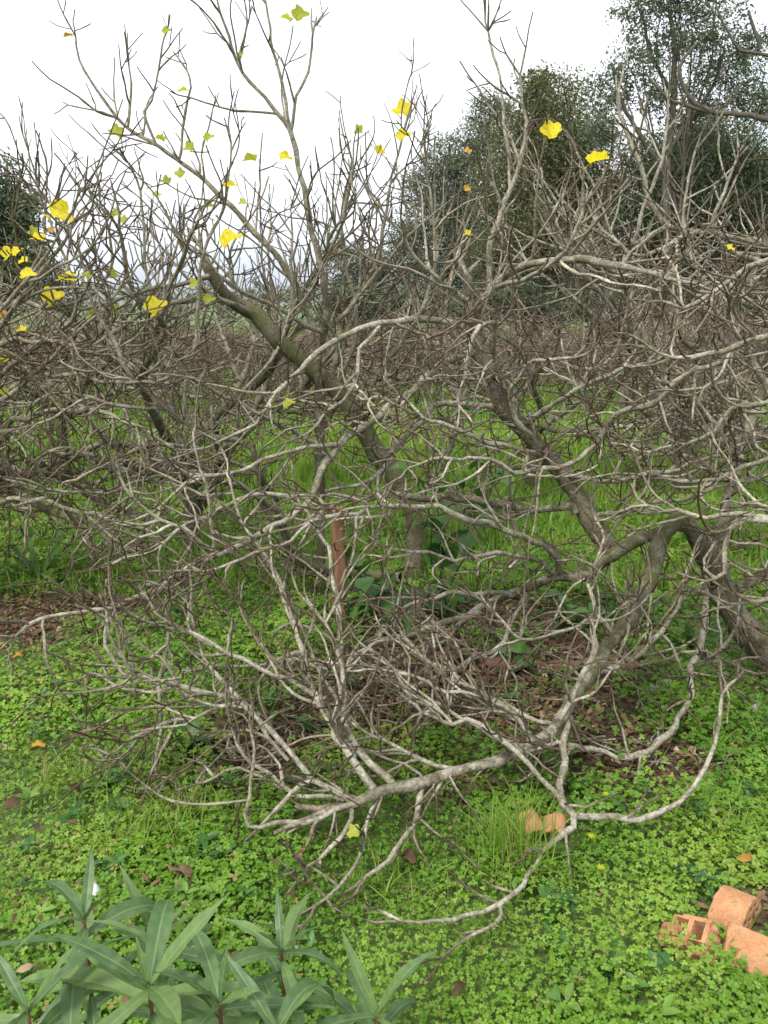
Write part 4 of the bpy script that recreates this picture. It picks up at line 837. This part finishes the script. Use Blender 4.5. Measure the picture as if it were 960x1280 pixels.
leafy_weed(575, 770, 545, 690, 3.9, 8, .15, 'low leafy weed with drooping leaves behind the fallen log', 13, .2)
leafy_weed(590, 640, 590, 478, 4.9, 8, .14, 'bright leafy sprout beside the fig leader', 14)
leafy_weed(720, 800, 740, 745, 3.8, 9, .12, 'dark leafy weed below the hooped limb', 15, .22)
leafy_weed(800, 790, 800, 735, 3.9, 9, .12, 'dark leafy weed behind the hooped limb', 16, .22)
leafy_weed(450, 940, 450, 905, 2.66, 10, .075, 'low dark ground-covering weed on the mulch behind the fork of branches', 17, .14)
leafy_weed(520, 950, 515, 925, 2.62, 10, .07, 'low dark ground-covering weed behind the thick branch lying near the ground', 18, .14)
leafy_weed(690, 850, 640, 800, 3.2, 8, .11, 'dark leafy weed at the end of the rotten log', 19, .2)
def tuft(px, py, n, L, lab, seed, spread=.08, lean=.35):
    rng = np.random.default_rng(seed); g = gnd(px, py); V, F, T = [], [], []
    for i in range(n):
        a = rng.uniform(0, 6.28); q = rng.normal(0, spread, 2); l = L * rng.uniform(.5, 1.1); ln = abs(rng.normal(0, lean)) ; w = rng.uniform(.0018, .0036); k = len(V); tn = rng.uniform(.45, .92) if rng.random() > .1 else 1
        side = rng.uniform(0, 6.28)
        for s in range(5):
            t = s / 4; x = q[0] + math.cos(a) * ln * l * t * t; y = q[1] + math.sin(a) * ln * l * t * t; z = l * t * (1 - .25 * ln * t)
            ww = w * (1 - t ** 1.5) + .0002
            V += [(x - math.cos(side) * ww, y - math.sin(side) * ww, z), (x + math.cos(side) * ww, y + math.sin(side) * ww, z)]; T += [tn, tn]
            if s: F.append((k + 2 * s - 2, k + 2 * s - 1, k + 2 * s + 1, k + 2 * s))
    obj('grass_tuft', mesh_np('grass_tuft', np.array(V), [np.array(F)], M_GRASS, {'tone': np.array(T)}), None, lab, 'grass', 'grass tufts', loc=(g.x, g.y, float(gh(g.x, g.y))))
tuft(640, 1090, 240, .27, 'tall bright grass tuft beside the terracotta tile shards', 1, .055, .45)
tuft(225, 1045, 160, .15, 'arching grass tuft behind the lance-leaved plants', 2, .07, .9)
tuft(165, 1060, 90, .12, 'short dry-tipped grass tuft near the arching one', 3, .06, 1.0)
tuft(900, 1040, 170, .13, 'soft grass tuft in clover under the curved branch end', 4, .06, .8)
tuft(90, 985, 150, .10, 'low grass tuft beside the orange fallen leaf', 5, .055, .8)
tuft(880, 905, 160, .14, 'leafy grass tuft beside the pale stones', 6, .08, .5)
tuft(500, 1115, 120, .12, 'tangled grass tuft with dry blades between the two branch ends', 7, .08, .9)

# ------------------------------------------------------------------ fallen leaves, litter, clover, grass
def dead_leaf(seed):
    rng = np.random.default_rng(seed); n = 14; a = np.linspace(0, 2 * math.pi, n, endpoint=False); r = (.5 + .14 * np.cos(3 * a + rng.random() * 6) + rng.normal(0, .04, n)) * np.where(np.abs(np.sin(a)) > .5, .7, 1)
    V = [(0, 0, .05)] + [(r[i] * math.cos(a[i]), r[i] * math.sin(a[i]), .12 * rng.random() + .22 * math.sin(a[i]) ** 2) for i in range(n)]
    return mesh_np('fallen_leaf', np.array(V), [np.array([(0, 1 + i, 1 + (i + 1) % n) for i in range(n)])], None, {'tone': np.full(n + 1, rng.random())})
CL = None
def clover_h(x, y):
    """height of the clover canopy"""
    return .018 + .10 * vnoise(x, y, 3.1) ** 1.5 + .045 * vnoise(x, y, 8.0) ** 1.5
for i, (px, py, s, mat, lab) in enumerate((
        (50, 957, .06, M_AMBER, 'bright orange-brown fallen leaf on the clover'), (20, 1022, .07, M_DEAD, 'curled brown fallen leaf behind the lance-leaved plants'),
        (95, 1007, .055, M_DEAD, 'flat brown fallen leaf between the orange leaf and the arching grass'), (60, 930, .045, M_DEAD, 'pale dry leaf beyond the orange leaf'),
        (105, 825, .06, M_DEAD, 'pale dry leaf on clover below the long low branch'), (25, 835, .05, M_AMBER, 'small orange leaf near the bare soil patch'),
        (185, 930, .05, M_DEAD, 'brown leaf beside the dark dock rosette'), (230, 1120, .07, M_DEAD, 'reddish dry leaf seen between the lance leaves'),
        (575, 1258, .05, M_DEAD, 'dry leaf at the tip of a lance leaf'), (510, 1085, .07, M_DEAD, 'pale dry leaf tangled in grass between the branch ends'),
        (930, 1090, .05, M_AMBER, 'tan fallen leaf in clover above the half-round clay piece'), (840, 905, .05, M_DEAD, 'brown leaf beside the pale grey stone'))):
    me = dead_leaf(i + 3); me.materials.append(mat); g = gnd(px, py)
    o = obj('fallen_leaf', me, None, lab, 'leaf', 'fallen leaves', loc=(g.x, g.y, float(gh(g.x, g.y)) + float(clover_h(g.x, g.y)) * .95 + .004)); o.scale = (s, s * .75, s); o.rotation_euler = (R(12), R(-8), i * 1.3)
    o.modifiers.new('thick', 'SOLIDIFY').thickness = .02

def scatter_mesh(proto_v, proto_f, pos, yaw, tiltx, tilty, scale, tone, name, mat):
    """numpy copies of a small prototype joined into one mesh"""
    n, m = len(pos), len(proto_v); v = proto_v[None] * scale[:, None, None]
    cx, sx, cy, sy, cz, sz = np.cos(tiltx), np.sin(tiltx), np.cos(tilty), np.sin(tilty), np.cos(yaw), np.sin(yaw)
    x, y, z = v[..., 0], v[..., 1], v[..., 2]
    x, y = x * cz[:, None] - y * sz[:, None], x * sz[:, None] + y * cz[:, None]
    y, z = y * cx[:, None] - z * sx[:, None], y * sx[:, None] + z * cx[:, None]
    x, z = x * cy[:, None] + z * sy[:, None], -x * sy[:, None] + z * cy[:, None]
    V = np.stack([x, y, z], -1) + pos[:, None, :]
    F = (proto_f[None] + (np.arange(n) * m)[:, None, None]).reshape(-1, proto_f.shape[1])
    return V.reshape(-1, 3), F, np.repeat(tone, m)
def trefoil():
    V, F = [(0, 0, 0)], []
    for k in range(3):
        a = k * 2 * math.pi / 3; base = len(V)
        for (u, w, z) in ((.30, -.36, .05), (.80, -.36, .02), (.82, 0, -.10), (.80, .36, .02), (.30, .36, .05)):
            V.append((u * math.cos(a) - w * math.sin(a), u * math.sin(a) + w * math.cos(a), z))
        for q in range(4): F.append((0, base + q, base + q + 1))
    return np.array(V), np.array(F)
def visible(x, y, m):
    return np.abs(x) < .49 * y + m
def build_clover():
    rng = np.random.default_rng(42); Vs, Fs, Ts, off = [], [], [], 0; pv, pf = trefoil()
    for (y0, y1, dens, sc, marg) in ((.5, 1.25, 2600, 1.15, .6), (1.25, 2.1, 11000, .88, .45), (2.1, 3.0, 7000, .93, .5), (3.0, 4.2, 3900, 1.12, .5), (4.2, 6.2, 1500, 1.6, .5)):
        xm = .49 * y1 + marg; n = int(2 * xm * (y1 - y0) * dens); x = rng.uniform(-xm, xm, n); y = rng.uniform(y0, y1, n)
        keep = visible(x, y, marg) & (rng.random(n) > bare(x, y) * .94)
        for (cx, cy, cr) in CLAY: keep &= (x - cx) ** 2 + (y - cy) ** 2 > (cr * (.75 + .5 * rng.random(n))) ** 2
        # thinner and finer turf to the left, where grass and dry leaves show through
        left = np.clip((-x / y - .08) * 3.2, 0, 1) * np.clip((3.4 - y) / 1.0, 0, 1);         thin = np.clip((vnoise(x, y, 2.3) - .75) * 3, 0, .25); keep &= rng.random(n) > thin
        x, y, left = x[keep], y[keep], left[keep]; n = len(x)
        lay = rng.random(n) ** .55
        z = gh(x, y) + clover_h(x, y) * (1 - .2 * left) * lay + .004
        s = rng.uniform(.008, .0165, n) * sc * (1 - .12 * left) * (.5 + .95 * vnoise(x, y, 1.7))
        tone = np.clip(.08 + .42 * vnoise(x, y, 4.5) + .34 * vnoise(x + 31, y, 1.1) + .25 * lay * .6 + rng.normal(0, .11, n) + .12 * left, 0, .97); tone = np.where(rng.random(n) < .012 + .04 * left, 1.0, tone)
        V, F, T = scatter_mesh(pv, pf, np.stack([x, y, z], 1), rng.uniform(0, 6.28, n), rng.normal(.12, .34, n), rng.normal(0, .34, n), s, tone, '', None)
        Vs.append(V); Fs.append(F + off); Ts.append(T); off += len(V)
    obj('clover', mesh_np('clover', np.concatenate(Vs), [np.concatenate(Fs)], M_CLOVER, {'tone': np.concatenate(Ts)}), None, 'bright green clover carpet covering the ground', 'clover', kind='stuff')
build_clover()
def build_grass():
    rng = np.random.default_rng(43); Vs, Fs, Ts, off = [], [], [], 0
    pv = np.array([(-.035, 0, 0), (.035, 0, 0), (-.028, .10, .5), (.028, .10, .5), (0, .38, 1.0)]); pf = np.array([(0, 1, 3), (0, 3, 2), (2, 3, 4)])
    for (y0, y1, dens, h0, h1, marg, wid) in ((1.25, 2.6, 700, .03, .10, .45, 1.0), (2.6, 4.5, 420, .04, .12, .5, 1.0), (4.2, 7, 1500, .05, .16, .6, 1.3), (7, 12, 520, .08, .24, .8, 1.8), (12, 22, 150, .12, .34, 1.2, 2.6), (22, 45, 22, .2, .5, 2, 4.5)):
        xm = .49 * y1 + marg; n = int(2 * xm * (y1 - y0) * dens); x = rng.uniform(-xm, xm, n); y = rng.uniform(y0, y1, n)
        keep = visible(x, y, marg) & (rng.random(n) > bare(x, y) * .85); 
        if y1 <= 4.5:
            cl = vnoise(x + 7, y, 3.0); keep &= (rng.random(n) < np.clip((cl - .35) * 2.4, .08, 1)) & (rng.random(n) < np.where(x < 0, 1, .55))
        x, y = x[keep], y[keep]; n = len(x); s = rng.uniform(h0, h1, n)
        tone = np.clip(.25 + .5 * vnoise(x, y, .8) + rng.normal(0, .14, n), 0, .95); tone = np.where(rng.random(n) < .05, 1, tone)
        v = pv.copy(); v[:, 0] *= wid
        V, F, T = scatter_mesh(v, pf, np.stack([x, y, gh(x, y)], 1), rng.uniform(0, 6.28, n), rng.normal(0, .3, n), rng.normal(0, .3, n), s, tone, '', None)
        Vs.append(V); Fs.append(F + off); Ts.append(T); off += len(V)
    obj('grass', mesh_np('grass', np.concatenate(Vs), [np.concatenate(Fs)], M_GRASS, {'tone': np.concatenate(Ts)}), None, 'fresh green grass growing behind and among the fig trees', 'grass', kind='stuff')
build_grass()
def build_low_weeds():
    rng = np.random.default_rng(61); pv = np.array([(0, 0, 0), (.3, -.17, .16), (.3, .17, .16), (.65, -.19, .22), (.65, .19, .22), (1, 0, .10), (.3, 0, .10), (.65, 0, .15)])
    pf = np.array([(0, 1, 6), (0, 6, 2), (1, 3, 7), (1, 7, 6), (6, 7, 4), (6, 4, 2), (3, 5, 7), (7, 5, 4)]); X, Y, S, A, T = [], [], [], [], []
    for q in range(300):
        y = rng.uniform(1.3, 4.4); x = rng.uniform(-.53, .53) * y if rng.random() > .45 else rng.uniform(-.55, -.1) * y; m = rng.integers(5, 12); a0 = rng.uniform(0, 6); big = rng.uniform(.018, .05); tn = rng.uniform(.1, 1)
        if bare(x, y) > .6 or any((x - c[0]) ** 2 + (y - c[1]) ** 2 < (c[2] * 1.1) ** 2 for c in CLAY): continue
        X += [x] * m; Y += [y] * m; S += list(big * rng.uniform(.6, 1.2, m)); A += list(a0 + np.arange(m) * 2.4); T += list(np.clip(tn + rng.normal(0, .1, m), 0, 1))
    X, Y, S, A, T = map(np.array, (X, Y, S, A, T)); n = len(X); X = X + rng.normal(0, .006, n); Y = Y + rng.normal(0, .006, n)
    V, F, TT = scatter_mesh(pv, pf, np.stack([X, Y, gh(X, Y) + clover_h(X, Y) * .75 + .004], 1), A, rng.normal(0, .3, n), rng.normal(0, .3, n), S, T, '', None)
    obj('low_weeds', mesh_np('low_weeds', V, [F], M_WEED, {'tone': TT}), None, 'small broad-leaved seedlings and weeds mixed into the clover', 'weeds', kind='stuff')
build_low_weeds()
def build_litter():
    rng = np.random.default_rng(44); X, Y = [], []
    for (cx, cy, rx, ry) in BARE:
        n = int(1900 * rx * ry * 3.1); X.append(cx + rng.normal(0, .62, n) * rx); Y.append(cy + rng.normal(0, .62, n) * ry)
    n = 420; yy = rng.uniform(1.3, 4.5, n); X.append((-.55 + .5 * rng.random(n) ** 1.6) * yy); Y.append(yy)
    x, y = np.concatenate(X), np.concatenate(Y); n = len(x); k = n - 420
    z = gh(x, y) + .006 + rng.random(n) * .022; z[k:] = gh(x[k:], y[k:]) + clover_h(x[k:], y[k:]) * .85
    pv = np.array([(-.5, 0, 0), (-.15, -.2, .06), (.25, -.17, .10), (.5, 0, .02), (.2, .2, .16), (-.2, .18, .03)]); pf = np.array([(0, 1, 5), (1, 2, 5), (2, 4, 5), (2, 3, 4)])
    V, F, T = scatter_mesh(pv, pf, np.stack([x, y, z], 1), rng.uniform(0, 6.28, n), rng.normal(0, .4, n), rng.normal(0, .4, n), np.where(np.arange(n) < k, rng.uniform(.015, .055, n), rng.uniform(.012, .04, n)), np.clip(rng.normal(.42, .26, n), 0, 1), '', None)
    obj('leaf_litter', mesh_np('leaf_litter', V, [F], M_DEAD, {'tone': T}), None, 'brown dead leaves and mulch under the front fig', 'leaf litter', kind='stuff')
    # dead twigs lying on the mulch
    t = Tubes(); rnd = random.Random(6)
    for i in range(260):
        cx, cy, rx, ry = rnd.choice(BARE[:6] + BARE[10:]); p = Vector((cx + rnd.gauss(0, .5) * rx, cy + rnd.gauss(0, .5) * ry, .02 + rnd.random() * .04)); a = rnd.uniform(0, 6.28); P = [p.copy()]
        for s in range(rnd.randint(3, 9)): a += rnd.gauss(0, .3); p = p + Vector((math.cos(a), math.sin(a), rnd.gauss(0, .12))) * .03; p.z = max(p.z, .012); P.append(p.copy())
        t.add([tuple(q) for q in P], [.0045 - .0025 * q / len(P) for q in range(len(P))], 5)
    obj('dead_twigs', t.mesh('dead_twigs', M_FIG), None, 'dead twigs strewn over the mulch', 'twigs', kind='stuff')
build_litter()
def flower(px, py, z, lab, seed):
    rng = np.random.default_rng(seed); g = gnd(px, py, z); root = empty('yellow_flower', (g.x, g.y, 0), lab, 'flower', 'yellow flowers in the clover')
    t = Tubes(); t.add([(0, 0, 0), (.005, .003, z * .5), (0, 0, z)], [.0015, .0013, .0012], 5); obj('stem', t.mesh('stem', M_GRASS), root)
    V, F = [(0, 0, z)], []
    for k in range(7):
        a = k * 2 * math.pi / 7; b = len(V); V += [(.007 * math.cos(a - .3), .007 * math.sin(a - .3), z + .006), (.015 * math.cos(a), .015 * math.sin(a), z + .006), (.007 * math.cos(a + .3), .007 * math.sin(a + .3), z + .006)]; F.append((0, b, b + 1, b + 2))
    obj('petals', mesh_np('petals', np.array(V), [np.array(F)], M_YELLOW, {'tone': np.full(len(V), .5)}), root)
flower(757, 994, .10, 'yellow flower in clover above the curved branch', 1); flower(739, 1047, .10, 'yellow flower just under the branch junction', 2); flower(751, 1086, .09, 'yellow flower bud in the clover farthest from the branch junction', 3)

# ------------------------------------------------------------------ vine rows beyond the grass
def vine_meshes(seed):
    rnd = random.Random(seed); tb = Tubes(); ca = Tubes()
    p = Vector((0, 0, -.03)); P = [p.copy()]
    for i in range(8): p = p + Vector((rnd.gauss(0, .02), rnd.gauss(0, .02), .1)); P.append(p.copy())
    tb.add([tuple(q) for q in P], [.04 - .002 * i for i in range(9)], 7)
    for i in range(75):
        q = Vector((rnd.gauss(0, .22), rnd.gauss(0, .09), rnd.uniform(.35, .95))); a = rnd.uniform(0, 6.28); d = Vector((math.cos(a), .5 * math.sin(a), rnd.uniform(-.2, 1.1))).normalized(); Q = [q.copy()]
        for s in range(rnd.randint(9, 18)):
            d = (d + Vector((rnd.gauss(0, .16), rnd.gauss(0, .12), rnd.gauss(-.06, .12)))).normalized(); q = q + d * .07
            if q.z < .3: d.z += .3
            if q.z > 1.4: d.z -= .3
            Q.append(q.copy())
        ca.add([tuple(v) for v in Q], [.0085 - .004 * s / len(Q) for s in range(len(Q))], 4)
    return tb.mesh('trunk', M_VINE), ca.mesh('canes', M_VINE)
VINES = [vine_meshes(s) for s in (1, 2, 3, 4, 5)]
def build_vines():
    rnd = random.Random(9)
    for row, (Y, x0, x1, lab) in enumerate(((12.6, -6.5, 8.0, 'leafless reddish-brown vine in the row nearest the fig trees'), (15.2, -8.0, 10.0, 'leafless reddish-brown vine in the middle row beyond the grass'), (18.5, -9.0, 12.0, 'leafless reddish-brown vine in the row farthest from the fig trees'))):
        x = x0
        while x < x1:
            tm, cm = rnd.choice(VINES); r = empty('bare_vine', (x, Y + rnd.gauss(0, .08), 0), lab, 'vine', 'bare vines, row %s' % ('nearest', 'middle', 'farthest')[row])
            r.rotation_euler = (0, 0, rnd.choice((0, math.pi)) + rnd.gauss(0, .15)); s = rnd.uniform(.9, 1.1); r.scale = (s, s, s * rnd.uniform(.95, 1.1))
            obj('trunk', tm, r); c = obj('canes', cm, r); c['kind'] = 'stuff'; x += rnd.uniform(.75, .95)
build_vines()

# ------------------------------------------------------------------ trees beyond
def big_tree(name, lab, base_px, Y, blobs, mat, seed, leaf=(.05, .15), per=900, droop=.4, limbs=None, trunk_r=.16, lean=0, group='trees beyond the vine rows', spread_y=1.0, sub=7):
    """blobs: (px, py, radius px, depth offset). Crown of leaf-sized faces gathered in clumps on real limbs"""
    rng = np.random.default_rng(seed); rnd = random.Random(seed); b = at(base_px, 400, Y); b = Vector((b.x, Y, 0))
    root = empty(name, b, lab, 'tree', group); tb = Tubes(); cen = []
    for (px, py, r, dy) in blobs:
        c = at(px, py, Y + dy); cen.append((c, r * Y / FPX))
    topz = max(c.z for c, r in cen); fork = Vector((b.x + lean, Y, topz * .32))
    P = [Vector((b.x, Y, -.1)), Vector((b.x + lean * .4, Y, topz * .15)), fork, Vector((b.x + lean * 1.3, Y, topz * .6)), Vector((b.x + lean * 1.5, Y + .2, topz * .85))]
    W = smooth_path([tuple(p - b) + (trunk_r * (1 - .2 * i),) for i, p in enumerate(P)], .3); tb.add(W[:, :3], W[:, 3], 9, True, .08, rng)
    lb = Tubes()
    for c, r in cen:
        s = fork.lerp(P[3], rnd.random()); m = s.lerp(c, .5) + Vector((rnd.gauss(0, .25), rnd.gauss(0, .25), rnd.gauss(.1, .2)))
        W = smooth_path([tuple(s - b) + (trunk_r * .42,), tuple(m - b) + (trunk_r * .28,), tuple(c - b) + (trunk_r * .13,)], .25); lb.add(W[:, :3] + rng.normal(0, .02, (len(W), 3)), W[:, 3], 6)
        for q in range(sub):
            e = c + Vector(rng.normal(0, .55, 3)) * r; W = smooth_path([tuple(c.lerp(s, .25 * rnd.random()) - b) + (trunk_r * .13,), tuple(c.lerp(e, .5) + Vector(rng.normal(0, .08, 3)) - b) + (trunk_r * .08,), tuple(e - b) + (.01,)], .25); lb.add(W[:, :3] + rng.normal(0, .015, (len(W), 3)), W[:, 3], 5)
    obj('trunk', tb.mesh('trunk', M_TRUNK), root); obj('limbs', lb.mesh('limbs', M_TRUNK), root)
    for rows in (limbs or []):
        t2 = Tubes(); W = smooth_path([tuple(at(px, py, Yq) - b) + (w * Yq / FPX / 2,) for (px, py, Yq, w) in rows], .2); t2.add(W[:, :3] + rng.normal(0, .012, (len(W), 3)), W[:, 3], 7); obj('limb', t2.mesh('limb', M_TRUNK), root)
    X, T = [], []
    for c, r in cen:
        n = int(4.0 * per * max(.25, r * r)); m = max(5, int(n / 45)); u = rng.normal(0, 1, (m, 3)); u /= np.linalg.norm(u, axis=1)[:, None]
        cc = np.array(c - b) + u * (rng.random((m, 1)) ** .45) * r * np.array((1, spread_y, .92)); ct = rng.normal(.5, .18, m) ; cr = r * rng.uniform(.12, .31, m)
        i = rng.integers(0, m, n); X.append(cc[i] + rng.normal(0, 1, (n, 3)) * cr[i][:, None] * np.array((1, 1, .75))); T.append(np.clip(ct[i] + rng.normal(0, .14, n), 0, 1))
    X, T = np.concatenate(X), np.concatenate(T); n = len(X)
    pv = np.array([(0, 0, 0), (.45, -.19, -.05), (1, 0, -.25), (.45, .19, -.02)]) - np.array((.5, 0, 0)); pf = np.array([(0, 1, 3), (1, 2, 3)])
    V, F, TT = scatter_mesh(pv, pf, X, rng.uniform(0, 6.28, n), rng.normal(0, .7, n), rng.normal(droop, .7, n), rng.uniform(leaf[0], leaf[1], n), T, '', None)
    obj('crown', mesh_np('crown', V, [F], mat, {'tone': TT}), root)
big_tree('broadleaf_tree', 'dense olive-green tree with a rounded high crown beyond the vine rows', 690, 26,
         [(690, 135, 42, 0), (655, 170, 42, .4), (722, 185, 46, -.4), (645, 225, 48, 0), (700, 240, 55, .6), (745, 255, 40, 0), (660, 290, 52, -.3), (715, 310, 55, .3), (625, 320, 45, 0), (690, 355, 50, 0), (750, 340, 45, .4), (668, 108, 20, 0)], M_OLIVE, 1, per=1500)
big_tree('broadleaf_tree', 'lower dark grey-green tree in front of the sky, left of the olive-green crown', 565, 29,
         [(565, 205, 34, 0), (600, 185, 36, .3), (535, 235, 34, 0), (590, 250, 46, .3), (550, 290, 46, -.2), (600, 320, 46, 0), (515, 290, 30, .3), (500, 335, 36, 0), (560, 350, 48, 0), (460, 345, 30, 0), (430, 320, 26, 0), (615, 140, 26, .4), (440, 365, 34, .2)], M_GREYF, 2, per=1150)
big_tree('feathery_tree', 'tall airy tree with open feathery crown and visible branches, highest of all', 838, 21,
         [(800, 15, 30, 0), (850, 10, 34, .3), (895, 30, 32, -.3), (790, 85, 34, 0), (765, 115, 30, .3), (900, 75, 34, 0), (925, 110, 34, -.3), (880, 130, 30, .2), (850, 60, 30, 0), (825, 120, 26, 0), (940, 60, 26, 0), (755, 155, 26, 0), (960, 130, 30, 0), (870, 170, 30, .3), (840, -40, 40, 0), (900, -40, 40, .3)], M_GREYF, 3, leaf=(.04, .13), per=950, trunk_r=.075,
         limbs=[[(838, 330, 21, 11), (832, 250, 21, 9), (836, 190, 21, 8), (842, 130, 21, 7), (843, 60, 21, 6), (836, 0, 21, 4)], [(836, 190, 21, 6), (862, 150, 21, 5), (890, 110, 21, 4), (905, 60, 21, 3)], [(835, 215, 21, 6), (800, 170, 21, 5), (775, 120, 21, 4), (765, 80, 21, 3)], [(842, 120, 21, 5), (815, 70, 21, 4), (800, 10, 21, 3)]])
big_tree('broadleaf_tree', 'broad dark green tree under the airy tall one', 880, 25,
         [(815, 215, 42, 0), (855, 200, 46, .3), (900, 190, 46, 0), (940, 215, 46, .3), (800, 270, 46, 0), (850, 265, 52, -.3), (905, 265, 52, 0), (950, 280, 50, .2), (820, 325, 50, 0), (880, 325, 52, 0), (940, 335, 50, 0), (985, 230, 50, 0), (1000, 300, 55, 0)], M_DARKF, 4, per=1500)
big_tree('bare_limbed_tree', 'tree off to the right sending one long pale bare limb across the sky', 1010, 18,
         [(1015, 60, 30, 0), (1040, 100, 40, 0), (1010, 190, 30, .3), (1050, 30, 40, 0), (1060, 170, 45, 0)], M_GREYF, 5, per=500, trunk_r=.12,
         limbs=[[(1010, 170, 18, 9), (960, 150, 18, 7), (925, 143, 18, 6), (890, 140, 18, 5), (855, 131, 18, 4), (830, 118, 18, 3), (808, 90, 18, 2)], [(1000, 90, 18, 6), (960, 70, 18, 4), (925, 62, 18, 3), (910, 40, 18, 3), (895, 8, 18, 2)], [(950, 62, 18, 4), (945, 40, 18, 4), (935, 15, 18, 3)], [(890, 140, 18, 6), (860, 120, 18, 5), (850, 85, 18, 4), (870, 55, 18, 3)]])
big_tree('broadleaf_tree', 'dark round tree standing apart from the other trees, behind the yellow-leaved fig', -12, 20,
         [(5, 245, 30, 0), (-25, 230, 40, 0), (20, 285, 34, .3), (-10, 300, 44, 0), (40, 330, 34, 0), (0, 350, 44, 0), (-50, 290, 50, 0), (60, 365, 30, 0), (-50, 350, 50, 0), (30, 260, 22, 0)], M_DARKF, 6, per=1500)
for i, (px, Y, w, h_) in enumerate(((130, 60, 60, 30), (235, 62, 70, 40), (320, 58, 60, 48), (400, 60, 50, 55))):
    big_tree('hedgerow_tree', ('low rounded bush far off below the blue hills', 'wider pale bush far off beside the low rounded one', 'taller far bush behind the tall fig shoots', 'tallest far bush next to the grey-green tree')[i], px, Y, [(px + q * w * .3, 400 - h_ * (.35 + .4 * ((q * 7 + i) % 3) / 2), w * .26, q * .5) for q in (-2, -1, 0, 1, 2)], M_GREYF, 20 + i, leaf=(.15, .4), per=60, trunk_r=.15, group='far bushes', sub=3)

for i, (px, Y, h_) in enumerate(((470, 23, 26), (545, 24, 30), (620, 22.5, 28), (700, 23.5, 32), (775, 22.5, 30), (850, 23.5, 32), (925, 22.5, 30), (1000, 23, 34))):
    big_tree('undergrowth_shrub', 'dark leafy shrub in the thicket at the foot of the tall trees', px, Y, [(px + q * 22, 398 - h_ * (.2 + .55 * ((q * 5 + i * 3) % 4) / 3), 24, q * .3) for q in (-2, -1, 0, 1, 2)], M_DARKF, 40 + i, leaf=(.06, .17), per=1100, trunk_r=.05, group='shrubs at the foot of the trees', sub=3)

# ------------------------------------------------------------------ the hazy air
def build_haze():
    m = bpy.data.materials.new('hazy_air'); m.use_nodes = True; nt = m.node_tree; nt.nodes.clear()
    out = nt.nodes.new('ShaderNodeOutputMaterial'); v = nt.nodes.new('ShaderNodeVolumePrincipled')
    v.inputs['Color'].default_value = (.80, .88, 1.0, 1); v.inputs['Density'].default_value = HAZE; v.inputs['Anisotropy'].default_value = .2
    nt.links.new(v.outputs[0], out.inputs['Volume'])
    V = [(x, y, z) for x in (-12500, 12500) for y in (-100, 14500) for z in (-8, 260)]
    F = [(0, 1, 3, 2), (4, 6, 7, 5), (0, 4, 5, 1), (2, 3, 7, 6), (0, 2, 6, 4), (1, 5, 7, 3)]
    obj('haze', solid('haze', V, F, m), None, 'thin bluish haze in the air over the fields', 'haze', kind='stuff')
HAZE = .00022
build_haze()
